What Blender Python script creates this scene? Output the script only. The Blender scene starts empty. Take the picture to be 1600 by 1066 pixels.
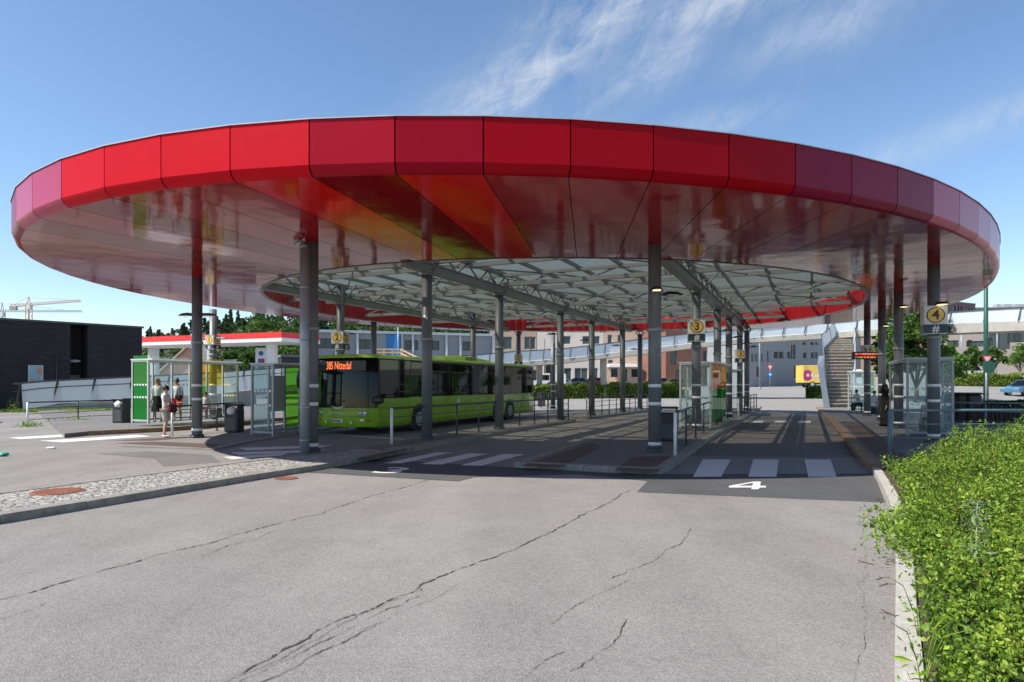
import bpy, math, random
import numpy as np
from mathutils import Vector, Matrix, Euler
random.seed(7)
RNG = np.random.default_rng(11)
S = bpy.context.scene
COL = S.collection
R = math.radians

# ------------------------------------------------------------------ camera
F, HZ, CZ = 1000.0, 600.0, 1.85        # focal length in 1600-px units, horizon row, eye height
cam_d = bpy.data.cameras.new("camera")
cam_d.sensor_width = 36
cam_d.lens = 36 * F / 1600
cam_d.shift_y = (HZ - 533) / 1600
cam_d.clip_start = 0.1
cam_d.clip_end = 6000
cam = bpy.data.objects.new("camera", cam_d)
COL.objects.link(cam)
cam.location = (0, 0, CZ)
cam.rotation_euler = (R(90), 0, 0)
S.camera = cam

# ------------------------------------------------------------------ sky and sun
SUN = Vector((-0.599, -0.226, 0.769)).normalized()
W = bpy.data.worlds.new("World")
S.world = W
W.use_nodes = True
nt = W.node_tree
nt.nodes.clear()
wo = nt.nodes.new("ShaderNodeOutputWorld")
bg = nt.nodes.new("ShaderNodeBackground")
bg.inputs[1].default_value = 0.135
sky = nt.nodes.new("ShaderNodeTexSky")
sky.sky_type = 'NISHITA'
sky.sun_disc = False
sky.sun_elevation = math.asin(SUN.z)
sky.sun_rotation = math.atan2(SUN.x, SUN.y) % (2 * math.pi)
sky.altitude = 100
sky.air_density = 1.0
sky.dust_density = 0.15
sky.ozone_density = 2.0
tc = nt.nodes.new("ShaderNodeTexCoord")
sep = nt.nodes.new("ShaderNodeSeparateXYZ")
nt.links.new(tc.outputs['Generated'], sep.inputs[0])
def wm(op, a, b=None, clamp=False):
    n = nt.nodes.new("ShaderNodeMath"); n.operation = op; n.use_clamp = clamp
    for i, v in enumerate((a, b)):
        if v is None: continue
        if isinstance(v, (int, float)): n.inputs[i].default_value = v
        else: nt.links.new(v, n.inputs[i])
    return n.outputs[0]
az = wm('ARCTAN2', sep.outputs[0], sep.outputs[1]); el = wm('ARCSINE', sep.outputs[2])     # compass bearing and height of the sky direction
cmb = nt.nodes.new("ShaderNodeCombineXYZ"); nt.links.new(az, cmb.inputs[0]); nt.links.new(el, cmb.inputs[1])
def cirrus_noise(rot, sx, sy, sc, dist, lo, hi, loc=(0, 0, 0)):
    m0 = nt.nodes.new("ShaderNodeMapping"); m0.inputs['Rotation'].default_value = (0, 0, R(-rot)); nt.links.new(cmb.outputs[0], m0.inputs[0])
    m = nt.nodes.new("ShaderNodeMapping"); m.inputs['Scale'].default_value = (sx, sy, 1); m.inputs['Location'].default_value = loc; nt.links.new(m0.outputs[0], m.inputs[0])
    n = nt.nodes.new("ShaderNodeTexNoise"); n.inputs['Scale'].default_value = sc; n.inputs['Detail'].default_value = 12; n.inputs['Roughness'].default_value = 0.68; n.inputs['Distortion'].default_value = dist
    nt.links.new(m.outputs[0], n.inputs['Vector'])
    r = nt.nodes.new("ShaderNodeMapRange"); r.inputs[1].default_value = lo; r.inputs[2].default_value = hi; nt.links.new(n.outputs[0], r.inputs[0]); return r.outputs[0]
def bank(ca, ce, ang, sa, sb, amp):          # soft elliptical patch of cloud round one sky direction
    c, s_ = math.cos(R(ang)), math.sin(R(ang)); da, de = wm('SUBTRACT', az, ca), wm('SUBTRACT', el, ce)
    p_ = wm('DIVIDE', wm('ADD', wm('MULTIPLY', da, c), wm('MULTIPLY', de, s_)), sa); q_ = wm('DIVIDE', wm('SUBTRACT', wm('MULTIPLY', de, c), wm('MULTIPLY', da, s_)), sb)
    return wm('MULTIPLY', wm('EXPONENT', wm('MULTIPLY', wm('ADD', wm('MULTIPLY', p_, p_), wm('MULTIPLY', q_, q_)), -1)), amp)
streak = cirrus_noise(22, 6, 17, 1.0, 0.9, 0.36, 0.76)
feather = cirrus_noise(50, 11, 22, 1.0, 1.1, 0.40, 0.74, (3, 1, 0))
m = None
for e_ in ((.02, .445, 27, .19, .045, 1.0), (.14, .525, 25, .14, .05, 1.1), (.36, .530, 12, .20, .034, 1.0), (.22, .46, 25, .14, .04, .65), (.46, .465, 10, .12, .035, .6), (.31, .372, 4, .10, .02, .45), (.66, .325, 13, .22, .022, .6), (-.9, .5, 20, .3, .08, .6), (1.5, .6, 30, .5, .12, .8), (2.6, .5, 15, .6, .15, .7), (-2.2, .7, 40, .5, .15, .6)):
    g_ = bank(*e_); m = g_ if m is None else wm('MAXIMUM', m, g_)
cl = wm('MULTIPLY', wm('ADD', wm('MULTIPLY', streak, .65), wm('MULTIPLY', feather, .55)), m); cl = wm('MULTIPLY', cl, 0.9, True)
mixc = nt.nodes.new("ShaderNodeMix"); mixc.data_type = 'RGBA'
hsv = nt.nodes.new('ShaderNodeHueSaturation'); hsv.inputs['Saturation'].default_value = 1.06; nt.links.new(sky.outputs[0], hsv.inputs['Color'])
nt.links.new(cl, mixc.inputs[0]); nt.links.new(hsv.outputs[0], mixc.inputs[6]); mixc.inputs[7].default_value = (4.2, 4.5, 4.8, 1)
nt.links.new(mixc.outputs[2], bg.inputs[0]); nt.links.new(bg.outputs[0], wo.inputs[0])

sl = bpy.data.lights.new("sun", 'SUN'); sl.energy = 5.0; sl.angle = R(0.53); sl.color = (1, 0.945, 0.865)
so = bpy.data.objects.new("sun", sl); COL.objects.link(so)
so.rotation_euler = (-SUN).to_track_quat('-Z', 'Y').to_euler(); so.location = (-30, -12, 40)
S.view_settings.view_transform = 'Standard'; S.view_settings.look = 'None'
S.view_settings.exposure = 0.45; S.view_settings.gamma = 1
S.render.engine = 'CYCLES'
S.cycles.max_bounces = 8; S.cycles.transparent_max_bounces = 16

# ------------------------------------------------------------------ helpers
U = Vector((0.42, 0.907, 0)).normalized()     # direction of the bus lanes
V = Vector((U.y, -U.x, 0))                    # across them, to the right
UP = Vector((0, 0, 1))
def G(px, py, z=0.0):
    Y = F * (CZ - z) / (py - HZ)
    return Vector(((px - 800) / F * Y, Y, z))
def at(px, Y, z=0.0):
    return Vector(((px - 800) / F * Y, Y, z))
def atp(px, py, Y):
    return Vector(((px - 800) / F * Y, Y, CZ + (HZ - py) / F * Y))
def zt(X, Y):
    t = X / max(Y, 1)
    k = min(1, max(0, (t - 0.45) / 0.23)); s = 0.025 + 0.035 * k
    return s * max(0, Y - 45)

def put(o, parent):
    COL.objects.link(o)
    if parent is not None: o.parent = parent
    return o
def tag(o, label=None, cat=None, group=None, kind=None):
    if label: o["label"] = label
    if cat: o["category"] = cat
    if group: o["group"] = group
    if kind: o["kind"] = kind
    return o
def thing(name, label, cat, loc=(0, 0, 0), rz=0, group=None):
    o = bpy.data.objects.new(name, None); o.empty_display_size = 0.3
    COL.objects.link(o); o.location = loc; o.rotation_euler = (0, 0, rz)
    return tag(o, label, cat, group)
def rootof(o):
    while o.parent is not None: o = o.parent
    return o
def copy_tree(o, parent=None):
    c = o.copy(); COL.objects.link(c)
    if parent is not None: c.parent = parent
    for ch in list(o.children): copy_tree(ch, c)
    return c

class MB:
    def __init__(s): s.v = []; s.f = []; s.m = []; s.cur = 0; s.sm = []; s.smooth = False
    def add(s, vs, fs):
        b = len(s.v); s.v += [tuple(v) for v in vs]
        for f in fs: s.f.append(tuple(i + b for i in f)); s.m.append(s.cur); s.sm.append(s.smooth)
        return s
    def obox(s, o, a, b, c):
        o, a, b, c = Vector(o), Vector(a), Vector(b), Vector(c)
        vs = [o, o + a, o + a + b, o + b, o + c, o + a + c, o + a + b + c, o + b + c]
        fs = [(0, 3, 2, 1), (4, 5, 6, 7), (0, 1, 5, 4), (1, 2, 6, 5), (2, 3, 7, 6), (3, 0, 4, 7)]
        if a.cross(b).dot(c) < 0: fs = [f[::-1] for f in fs]
        return s.add(vs, fs)
    def box(s, c, sz, rz=0):
        c = Vector(c); r = Matrix.Rotation(rz, 3, 'Z')
        a = r @ Vector((sz[0], 0, 0)); b = r @ Vector((0, sz[1], 0)); d = Vector((0, 0, sz[2]))
        return s.obox(c - a / 2 - b / 2 - d / 2, a, b, d)
    def cbox(s, c, sz, ch=0.02, rz=0):           # box with chamfered edges
        x, y, z = sz[0] / 2, sz[1] / 2, sz[2] / 2; r = Matrix.Rotation(rz, 3, 'Z'); c = Vector(c)
        vs = []
        for zz, ins in ((-z, ch), (-z + ch, 0), (z - ch, 0), (z, ch)):
            X, Y = x - ins, y - ins
            for p in ((-X + ch, -Y), (X - ch, -Y), (X, -Y + ch), (X, Y - ch), (X - ch, Y), (-X + ch, Y), (-X, Y - ch), (-X, -Y + ch)):
                vs.append(c + r @ Vector((p[0], p[1], zz)))
        fs = [tuple(range(7, -1, -1)), tuple(range(24, 32))]
        for k in range(3):
            for i in range(8):
                j = (i + 1) % 8; fs.append((k * 8 + i, k * 8 + j, k * 8 + 8 + j, k * 8 + 8 + i))
        return s.add(vs, fs)
    def tube(s, p0, p1, r0, r1=None, n=10, caps=True):
        p0, p1 = Vector(p0), Vector(p1); r1 = r0 if r1 is None else r1
        d = (p1 - p0).normalized(); a = d.orthogonal().normalized(); b = d.cross(a)
        if abs(d.z) > 0.99: a = Vector((1, 0, 0)); b = d.cross(a)
        vs = []
        for p, r in ((p0, r0), (p1, r1)):
            for i in range(n):
                t = 2 * math.pi * i / n; vs.append(p + (a * math.cos(t) + b * math.sin(t)) * r)
        fs = [(i, (i + 1) % n, n + (i + 1) % n, n + i) for i in range(n)]
        q = s.smooth; s.smooth = True; s.add(vs, fs); s.smooth = q
        if caps:
            b0 = len(s.v) - 2 * n
            s.f.append(tuple(b0 + i for i in range(n - 1, -1, -1))); s.m.append(s.cur); s.sm.append(False)
            s.f.append(tuple(b0 + n + i for i in range(n))); s.m.append(s.cur); s.sm.append(False)
        return s
    def path(s, pts, r, n=8):
        for a, b in zip(pts[:-1], pts[1:]): s.tube(a, b, r, n=n)
        return s
    def bar(s, p0, p1, w, h, up=UP):              # rectangular bar centred on p0-p1
        p0, p1 = Vector(p0), Vector(p1); d = p1 - p0; a = d.normalized().cross(up)
        if a.length < 1e-4: a = Vector((1, 0, 0))
        a.normalize(); b = a.cross(d.normalized()).normalized()
        return s.obox(p0 - a * w / 2 - b * h / 2, a * w, d, b * h)
    def prism(s, poly, z0, z1):
        n = len(poly); ar = sum(poly[i][0] * poly[(i + 1) % n][1] - poly[(i + 1) % n][0] * poly[i][1] for i in range(n))
        if ar < 0: poly = poly[::-1]
        vs = [(p[0], p[1], z0) for p in poly] + [(p[0], p[1], z1) for p in poly]
        fs = [tuple(range(n - 1, -1, -1)), tuple(range(n, 2 * n))] + [(i, (i + 1) % n, n + (i + 1) % n, n + i) for i in range(n)]
        return s.add(vs, fs)
    def ball(s, c, r, n=12, m=8):
        c = Vector(c); r = Vector(r) if hasattr(r, '__len__') else Vector((r, r, r)); vs = []
        for j in range(1, m):
            ph = math.pi * j / m
            for i in range(n):
                t = 2 * math.pi * i / n; vs.append(c + Vector((r.x * math.sin(ph) * math.cos(t), r.y * math.sin(ph) * math.sin(t), r.z * math.cos(ph))))
        vs += [c + Vector((0, 0, r.z)), c - Vector((0, 0, r.z))]
        T, B = (m - 1) * n, (m - 1) * n + 1; fs = []
        for j in range(m - 2):
            for i in range(n):
                k = (i + 1) % n; fs.append((j * n + i, (j + 1) * n + i, (j + 1) * n + k, j * n + k))
        for i in range(n):
            k = (i + 1) % n; fs.append((T, i, k)); fs.append((B, (m - 2) * n + k, (m - 2) * n + i))
        q = s.smooth; s.smooth = True; s.add(vs, fs); s.smooth = q
        return s
    def quad(s, a, b, c, d): return s.add([a, b, c, d], [(0, 1, 2, 3)])
    def build(s, name, mats, parent=None, local=False):
        me = bpy.data.meshes.new(name)
        vs = s.v
        if parent is not None and not local:
            r = rootof(parent); M = (Matrix.Translation(r.location) @ r.rotation_euler.to_matrix().to_4x4()).inverted()
            vs = [tuple(M @ Vector(v)) for v in vs]
        me.from_pydata(vs, [], s.f)
        if not isinstance(mats, (list, tuple)): mats = [mats]
        for m in mats: me.materials.append(m)
        me.polygons.foreach_set('material_index', s.m); me.polygons.foreach_set('use_smooth', s.sm)
        me.update()
        return put(bpy.data.objects.new(name, me), parent)

def np_mesh(name, V_, Fq, mat, parent=None, smooth=False):
    me = bpy.data.meshes.new(name); k = Fq.shape[1]
    me.vertices.add(len(V_)); me.vertices.foreach_set('co', np.ascontiguousarray(V_, dtype=np.float32).ravel())
    me.loops.add(Fq.size); me.loops.foreach_set('vertex_index', np.ascontiguousarray(Fq, dtype=np.int32).ravel())
    me.polygons.add(len(Fq)); me.polygons.foreach_set('loop_start', np.arange(0, Fq.size, k, dtype=np.int32))
    me.polygons.foreach_set('loop_total', np.full(len(Fq), k, dtype=np.int32))
    me.polygons.foreach_set('use_smooth', np.full(len(Fq), smooth))
    me.materials.append(mat); me.update(calc_edges=True)
    return put(bpy.data.objects.new(name, me), parent)

# ------------------------------------------------------------------ materials
def newmat(name):
    m = bpy.data.materials.new(name); m.use_nodes = True; t = m.node_tree
    return m, t, t.nodes['Principled BSDF']
def lnk(t, a, b): t.links.new(a, b)
def pbr(name, col, rough=0.5, metal=0.0, var=0.12, vs=3.0, bump=0.0, bs=30.0, spec=0.5, coat=0.0, emit=None, es=1.0, ior=None):
    m, t, p = newmat(name)
    p.inputs['Roughness'].default_value = rough; p.inputs['Metallic'].default_value = metal
    p.inputs['Specular IOR Level'].default_value = spec; p.inputs['Coat Weight'].default_value = coat; p.inputs['Coat Roughness'].default_value = 0.04
    if ior: p.inputs['IOR'].default_value = ior
    tc = t.nodes.new('ShaderNodeTexCoord'); n = t.nodes.new('ShaderNodeTexNoise'); n.inputs['Scale'].default_value = vs; n.inputs['Detail'].default_value = 6
    n.inputs['Roughness'].default_value = 0.65
    lnk(t, tc.outputs['Object'], n.inputs['Vector'])
    cr = t.nodes.new('ShaderNodeValToRGB'); e = cr.color_ramp.elements
    e[0].position = 0.3; e[1].position = 0.7
    e[0].color = tuple(c * (1 - var) for c in col) + (1,); e[1].color = tuple(min(1, c * (1 + var)) for c in col) + (1,)
    lnk(t, n.outputs[0], cr.inputs[0]); lnk(t, cr.outputs[0], p.inputs['Base Color'])
    if bump:
        n2 = t.nodes.new('ShaderNodeTexNoise'); n2.inputs['Scale'].default_value = bs; n2.inputs['Detail'].default_value = 4; lnk(t, tc.outputs['Object'], n2.inputs['Vector'])
        b = t.nodes.new('ShaderNodeBump'); b.inputs['Strength'].default_value = bump; b.inputs['Distance'].default_value = 0.02
        lnk(t, n2.outputs[0], b.inputs['Height']); lnk(t, b.outputs[0], p.inputs['Normal'])
    if emit:
        p.inputs['Emission Color'].default_value = tuple(emit) + (1,); p.inputs['Emission Strength'].default_value = es
    return m

def asphalt(name, lo, hi, tint=(1, 0.965, 0.93)):
    m, t, p = newmat(name); p.inputs['Roughness'].default_value = 0.9; p.inputs['Specular IOR Level'].default_value = 0.25
    g = t.nodes.new('ShaderNodeNewGeometry')
    def noise(sc, det=4, ro=0.6, vec=None):
        n = t.nodes.new('ShaderNodeTexNoise'); n.inputs['Scale'].default_value = sc; n.inputs['Detail'].default_value = det; n.inputs['Roughness'].default_value = ro
        lnk(t, vec or g.outputs['Position'], n.inputs['Vector']); return n.outputs[0]
    def mth(op, a, b):
        n = t.nodes.new('ShaderNodeMath'); n.operation = op
        for i, v in enumerate((a, b)):
            if isinstance(v, (int, float)): n.inputs[i].default_value = v
            else: lnk(t, v, n.inputs[i])
        return n.outputs[0]
    mp = t.nodes.new('ShaderNodeMapping'); mp.inputs['Rotation'].default_value = (0, 0, R(25)); mp.inputs['Scale'].default_value = (1.6, 0.25, 1)
    lnk(t, g.outputs['Position'], mp.inputs[0])
    big = noise(0.35, 5, 0.6, mp.outputs[0]); mid = noise(1.1, 6, 0.7)
    vo = t.nodes.new('ShaderNodeTexVoronoi'); vo.inputs['Scale'].default_value = 62; lnk(t, g.outputs['Position'], vo.inputs['Vector'])
    sp = t.nodes.new('ShaderNodeSeparateColor'); lnk(t, vo.outputs['Color'], sp.inputs[0])
    fine = noise(210, 2, 0.5)
    s = mth('ADD', mth('MULTIPLY', big, 0.55), mth('MULTIPLY', mid, 0.35))
    s = mth('ADD', s, mth('MULTIPLY', sp.outputs[0], 0.27)); s = mth('ADD', s, mth('MULTIPLY', fine, 0.28))
    cr = t.nodes.new('ShaderNodeValToRGB'); e = cr.color_ramp.elements; e[0].position = 0.44; e[1].position = 1.04
    e[0].color = tuple(lo * c for c in tint) + (1,); e[1].color = tuple(hi * c for c in tint) + (1,)
    lnk(t, s, cr.inputs[0])
    # pinkish worn streaks
    pk = noise(0.8, 7, 0.75, mp.outputs[0])
    mr = t.nodes.new('ShaderNodeMapRange'); mr.inputs[1].default_value = 0.56; mr.inputs[2].default_value = 0.72; mr.inputs[4].default_value = 0.35; lnk(t, pk, mr.inputs[0])
    mx = t.nodes.new('ShaderNodeMix'); mx.data_type = 'RGBA'; lnk(t, mr.outputs[0], mx.inputs[0]); lnk(t, cr.outputs[0], mx.inputs[6])
    mx.inputs[7].default_value = (hi * 1.0, hi * 0.84, hi * 0.80, 1)
    v2 = t.nodes.new('ShaderNodeTexVoronoi'); v2.inputs['Scale'].default_value = 0.9; lnk(t, g.outputs['Position'], v2.inputs['Vector'])      # old gum and oil drips
    md = t.nodes.new('ShaderNodeMapRange'); md.inputs[1].default_value = 0.02; md.inputs[2].default_value = 0.05; md.inputs[3].default_value = 0.55; md.inputs[4].default_value = 1.0; lnk(t, mth('ADD', v2.outputs['Distance'], mth('MULTIPLY', fine, 0.03)), md.inputs[0])
    mm = t.nodes.new('ShaderNodeMix'); mm.data_type = 'RGBA'; mm.blend_type = 'MULTIPLY'; mm.inputs[0].default_value = 1; lnk(t, mx.outputs[2], mm.inputs[6]); lnk(t, md.outputs[0], mm.inputs[7])
    lnk(t, mm.outputs[2], p.inputs['Base Color'])
    b = t.nodes.new('ShaderNodeBump'); b.inputs['Strength'].default_value = 0.8; b.inputs['Distance'].default_value = 0.006
    h = mth('ADD', vo.outputs['Distance'], fine); lnk(t, h, b.inputs['Height']); lnk(t, b.outputs[0], p.inputs['Normal'])
    return m

def cobble(name, c1, c2, scale=7.5, joint=(0.11, 0.105, 0.09)):
    m, t, p = newmat(name); p.inputs['Roughness'].default_value = 0.85
    g = t.nodes.new('ShaderNodeNewGeometry')
    vo = t.nodes.new('ShaderNodeTexVoronoi'); vo.inputs['Scale'].default_value = scale; vo.inputs['Randomness'].default_value = 0.75
    ve = t.nodes.new('ShaderNodeTexVoronoi'); ve.feature = 'DISTANCE_TO_EDGE'; ve.inputs['Scale'].default_value = scale; ve.inputs['Randomness'].default_value = 0.75
    for q in (vo, ve): lnk(t, g.outputs['Position'], q.inputs['Vector'])
    mr = t.nodes.new('ShaderNodeMapRange'); mr.inputs[1].default_value = 0.02; mr.inputs[2].default_value = 0.11; lnk(t, ve.outputs['Distance'], mr.inputs[0])
    sp = t.nodes.new('ShaderNodeSeparateColor'); lnk(t, vo.outputs['Color'], sp.inputs[0])
    cr = t.nodes.new('ShaderNodeValToRGB'); e = cr.color_ramp.elements; e[0].color = c1 + (1,); e[1].color = c2 + (1,); lnk(t, sp.outputs[0], cr.inputs[0])
    mx = t.nodes.new('ShaderNodeMix'); mx.data_type = 'RGBA'; lnk(t, mr.outputs[0], mx.inputs[0]); mx.inputs[6].default_value = joint + (1,); lnk(t, cr.outputs[0], mx.inputs[7])
    lnk(t, mx.outputs[2], p.inputs['Base Color'])
    b = t.nodes.new('ShaderNodeBump'); b.inputs['Strength'].default_value = 0.9; b.inputs['Distance'].default_value = 0.03; lnk(t, mr.outputs[0], b.inputs['Height']); lnk(t, b.outputs[0], p.inputs['Normal'])
    return m

def bricks(name, c1, c2, mortar, bw=0.25, bh=0.075, rough=0.8, axis='wall', rot=0.0, bump=0.4, ms=0.012):
    m, t, p = newmat(name); p.inputs['Roughness'].default_value = rough
    g = t.nodes.new('ShaderNodeNewGeometry'); sx = t.nodes.new('ShaderNodeSeparateXYZ'); mp = t.nodes.new('ShaderNodeMapping'); mp.inputs['Rotation'].default_value = (0, 0, rot)
    lnk(t, g.outputs['Position'], mp.inputs[0]); lnk(t, mp.outputs[0], sx.inputs[0])
    cb = t.nodes.new('ShaderNodeCombineXYZ')
    if axis == 'wall':
        ad = t.nodes.new('ShaderNodeMath'); ad.operation = 'ADD'; lnk(t, sx.outputs[0], ad.inputs[0]); lnk(t, sx.outputs[1], ad.inputs[1])
        lnk(t, ad.outputs[0], cb.inputs[0]); lnk(t, sx.outputs[2], cb.inputs[1])
    else:
        lnk(t, sx.outputs[0], cb.inputs[0]); lnk(t, sx.outputs[1], cb.inputs[1])
    br = t.nodes.new('ShaderNodeTexBrick'); br.inputs['Scale'].default_value = 1; br.inputs['Brick Width'].default_value = bw; br.inputs['Row Height'].default_value = bh
    br.inputs['Mortar Size'].default_value = ms; br.inputs['Color1'].default_value = c1 + (1,); br.inputs['Color2'].default_value = c2 + (1,); br.inputs['Mortar'].default_value = mortar + (1,)
    lnk(t, cb.outputs[0], br.inputs['Vector'])
    n = t.nodes.new('ShaderNodeTexNoise'); n.inputs['Scale'].default_value = 0.9; n.inputs['Detail'].default_value = 6; lnk(t, g.outputs['Position'], n.inputs['Vector'])
    mr = t.nodes.new('ShaderNodeMapRange'); mr.inputs[3].default_value = 0.65; mr.inputs[4].default_value = 1.35; lnk(t, n.outputs[0], mr.inputs[0])
    mx = t.nodes.new('ShaderNodeMix'); mx.data_type = 'RGBA'; mx.blend_type = 'MULTIPLY'; mx.inputs[0].default_value = 1; lnk(t, br.outputs['Color'], mx.inputs[6]); lnk(t, mr.outputs[0], mx.inputs[7])
    lnk(t, mx.outputs[2], p.inputs['Base Color'])
    b = t.nodes.new('ShaderNodeBump'); b.inputs['Strength'].default_value = bump; b.inputs['Distance'].default_value = 0.01; b.invert = True; lnk(t, br.outputs['Fac'], b.inputs['Height']); lnk(t, b.outputs[0], p.inputs['Normal'])
    return m

def lacquer(name, col, wave=0.06, rough=0.035, ior=1.9, dirt=0.0, clean=False):
    """painted aluminium sheet: clear, mirror-like, slightly wavy"""
    m, t, p = newmat(name); p.inputs['Base Color'].default_value = col + (1,); p.inputs['Roughness'].default_value = rough; p.inputs['IOR'].default_value = ior
    g = t.nodes.new('ShaderNodeNewGeometry'); n = t.nodes.new('ShaderNodeTexNoise'); n.inputs['Scale'].default_value = 0.9; n.inputs['Detail'].default_value = 2; n.inputs['Roughness'].default_value = 0.4
    mp = t.nodes.new('ShaderNodeMapping'); mp.inputs['Scale'].default_value = (1, 1, 1); lnk(t, g.outputs['Position'], mp.inputs[0]); lnk(t, mp.outputs[0], n.inputs['Vector'])
    b = t.nodes.new('ShaderNodeBump'); b.inputs['Strength'].default_value = wave; b.inputs['Distance'].default_value = 0.35; lnk(t, n.outputs[0], b.inputs['Height']); lnk(t, b.outputs[0], p.inputs['Normal'])
    n3 = t.nodes.new('ShaderNodeTexNoise'); n3.inputs['Scale'].default_value = 2.2; n3.inputs['Detail'].default_value = 8; n3.inputs['Roughness'].default_value = 0.7; lnk(t, g.outputs['Position'], n3.inputs['Vector'])
    cr = t.nodes.new('ShaderNodeValToRGB'); e = cr.color_ramp.elements; e[0].position = 0.3; e[1].position = 0.75
    e[0].color = tuple(c * (0.95 if clean else 0.86) for c in col) + (1,); e[1].color = tuple(c * (1.03 if clean else 1.1) for c in col) + (1,)
    lnk(t, n3.outputs[0], cr.inputs[0]); lnk(t, cr.outputs[0], p.inputs['Base Color'])
    mr = t.nodes.new('ShaderNodeMapRange'); mr.inputs[3].default_value = rough * (0.95 if clean else 0.6); mr.inputs[4].default_value = rough * (1.05 if clean else 2.2); lnk(t, n3.outputs[0], mr.inputs[0]); lnk(t, mr.outputs[0], p.inputs['Roughness'])
    return m

def glassy(name, col, alpha, rough=0.02):
    """thin pane: part see-through, part tinted, reflective"""
    m, t, p = newmat(name); out = t.nodes['Material Output']
    p.inputs['Base Color'].default_value = col + (1,); p.inputs['Roughness'].default_value = rough
    tr = t.nodes.new('ShaderNodeBsdfTransparent'); mx = max(col) or 1
    tr.inputs[0].default_value = tuple(0.25 + 0.75 * c / mx if mx > 0.12 else 0.9 for c in col) + (1,)
    tl = t.nodes.new('ShaderNodeBsdfTranslucent'); tl.inputs[0].default_value = col + (1,)
    ms = t.nodes.new('ShaderNodeMixShader'); ms.inputs[0].default_value = 0.4; lnk(t, p.outputs[0], ms.inputs[1]); lnk(t, tl.outputs[0], ms.inputs[2])
    m2 = t.nodes.new('ShaderNodeMixShader'); m2.inputs[0].default_value = alpha; lnk(t, tr.outputs[0], m2.inputs[1]); lnk(t, ms.outputs[0], m2.inputs[2])
    lnk(t, m2.outputs[0], out.inputs[0])
    return m

def leafmat(name, c1, c2, c3, sc=1.5):
    m, t, p = newmat(name); out = t.nodes['Material Output']; p.inputs['Roughness'].default_value = 0.5; p.inputs['Specular IOR Level'].default_value = 0.3
    g = t.nodes.new('ShaderNodeNewGeometry')
    n = t.nodes.new('ShaderNodeTexNoise'); n.inputs['Scale'].default_value = sc; n.inputs['Detail'].default_value = 3; lnk(t, g.outputs['Position'], n.inputs['Vector'])
    ad = t.nodes.new('ShaderNodeMath'); ad.operation = 'MULTIPLY_ADD'; lnk(t, g.outputs['Random Per Island'], ad.inputs[0]); ad.inputs[1].default_value = 0.45; lnk(t, n.outputs[0], ad.inputs[2])
    cr = t.nodes.new('ShaderNodeValToRGB'); e = cr.color_ramp.elements; e[0].position = 0.42; e[1].position = 1.0; e[0].color = c1 + (1,); e[1].color = c3 + (1,)
    q = e.new(0.72); q.color = c2 + (1,)
    lnk(t, ad.outputs[0], cr.inputs[0]); lnk(t, cr.outputs[0], p.inputs['Base Color'])
    tl = t.nodes.new('ShaderNodeBsdfTranslucent'); lnk(t, cr.outputs[0], tl.inputs[0])
    ms = t.nodes.new('ShaderNodeMixShader'); ms.inputs[0].default_value = 0.35; lnk(t, p.outputs[0], ms.inputs[1]); lnk(t, tl.outputs[0], ms.inputs[2]); lnk(t, ms.outputs[0], out.inputs[0])
    return m

M = {}
M['asphalt'] = asphalt('asphalt', 0.155, 0.33, (1, 0.945, 0.885))
M['asphalt_dark'] = asphalt('asphalt_dark', 0.06, 0.125, (0.97, 0.98, 1.0))
M['asphalt_mid'] = asphalt('asphalt_mid', 0.11, 0.22)
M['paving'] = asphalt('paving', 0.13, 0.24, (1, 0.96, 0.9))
M['ground'] = asphalt('far_ground', 0.2, 0.33, (1, 0.96, 0.9))
M['cobble'] = cobble('cobble', (0.30, 0.295, 0.27), (0.50, 0.48, 0.44), 9.5, (0.17, 0.16, 0.14))
M['kerb'] = pbr('granite_kerb', (0.25, 0.235, 0.205), 0.85, var=0.3, vs=5, bump=0.6, bs=60)
M['kerb_pale'] = pbr('pale_kerb', (0.42, 0.40, 0.35), 0.85, var=0.22, vs=8, bump=0.6, bs=60)
M['kerb_rust'] = pbr('rusty_kerb', (0.25, 0.165, 0.095), 0.8, var=0.4, vs=3, bump=0.4)
M['tactile'] = bricks('tactile_rust', (0.13, 0.078, 0.06), (0.155, 0.09, 0.068), (0.06, 0.043, 0.036), 0.12, 0.06, axis='floor', rot=R(25))
M['paint'] = pbr('road_paint', (0.62, 0.61, 0.59), 0.7, var=0.2, vs=9, bump=0.2)
M['crack'] = pbr('crack_dark', (0.075, 0.062, 0.055), 0.95, var=0.3)
M['steel'] = pbr('painted_steel', (0.145, 0.155, 0.162), 0.42, var=0.1, vs=2.0, bump=0.05)
M['steel_light'] = pbr('light_steel', (0.30, 0.31, 0.30), 0.45, var=0.12, vs=2)
M['steel_beam'] = pbr('beam_paint', (0.25, 0.26, 0.245), 0.5, var=0.14, vs=1.2)
M['galv'] = pbr('galvanised', (0.30, 0.33, 0.35), 0.4, 0.35, var=0.12, vs=5)
M['alu'] = pbr('aluminium', (0.50, 0.52, 0.51), 0.35, 0.4, var=0.08)
M['white'] = pbr('white_paint', (0.78, 0.78, 0.77), 0.4, var=0.06)
M['black'] = pbr('black_paint', (0.022, 0.023, 0.025), 0.45, var=0.2)
M['darkrail'] = pbr('dark_rail', (0.06, 0.065, 0.07), 0.45, var=0.2)
M['bluerail'] = pbr('blue_grey_rail', (0.11, 0.155, 0.17), 0.45, var=0.15)
M['rubber'] = pbr('rubber', (0.02, 0.02, 0.02), 0.8, var=0.1)
M['glass_dark'] = pbr('dark_glass', (0.005, 0.006, 0.007), 0.03, var=0.2, ior=1.36)
M['glass_blue'] = pbr('window_glass', (0.03, 0.045, 0.055), 0.08, var=0.3, vs=0.4)
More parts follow.
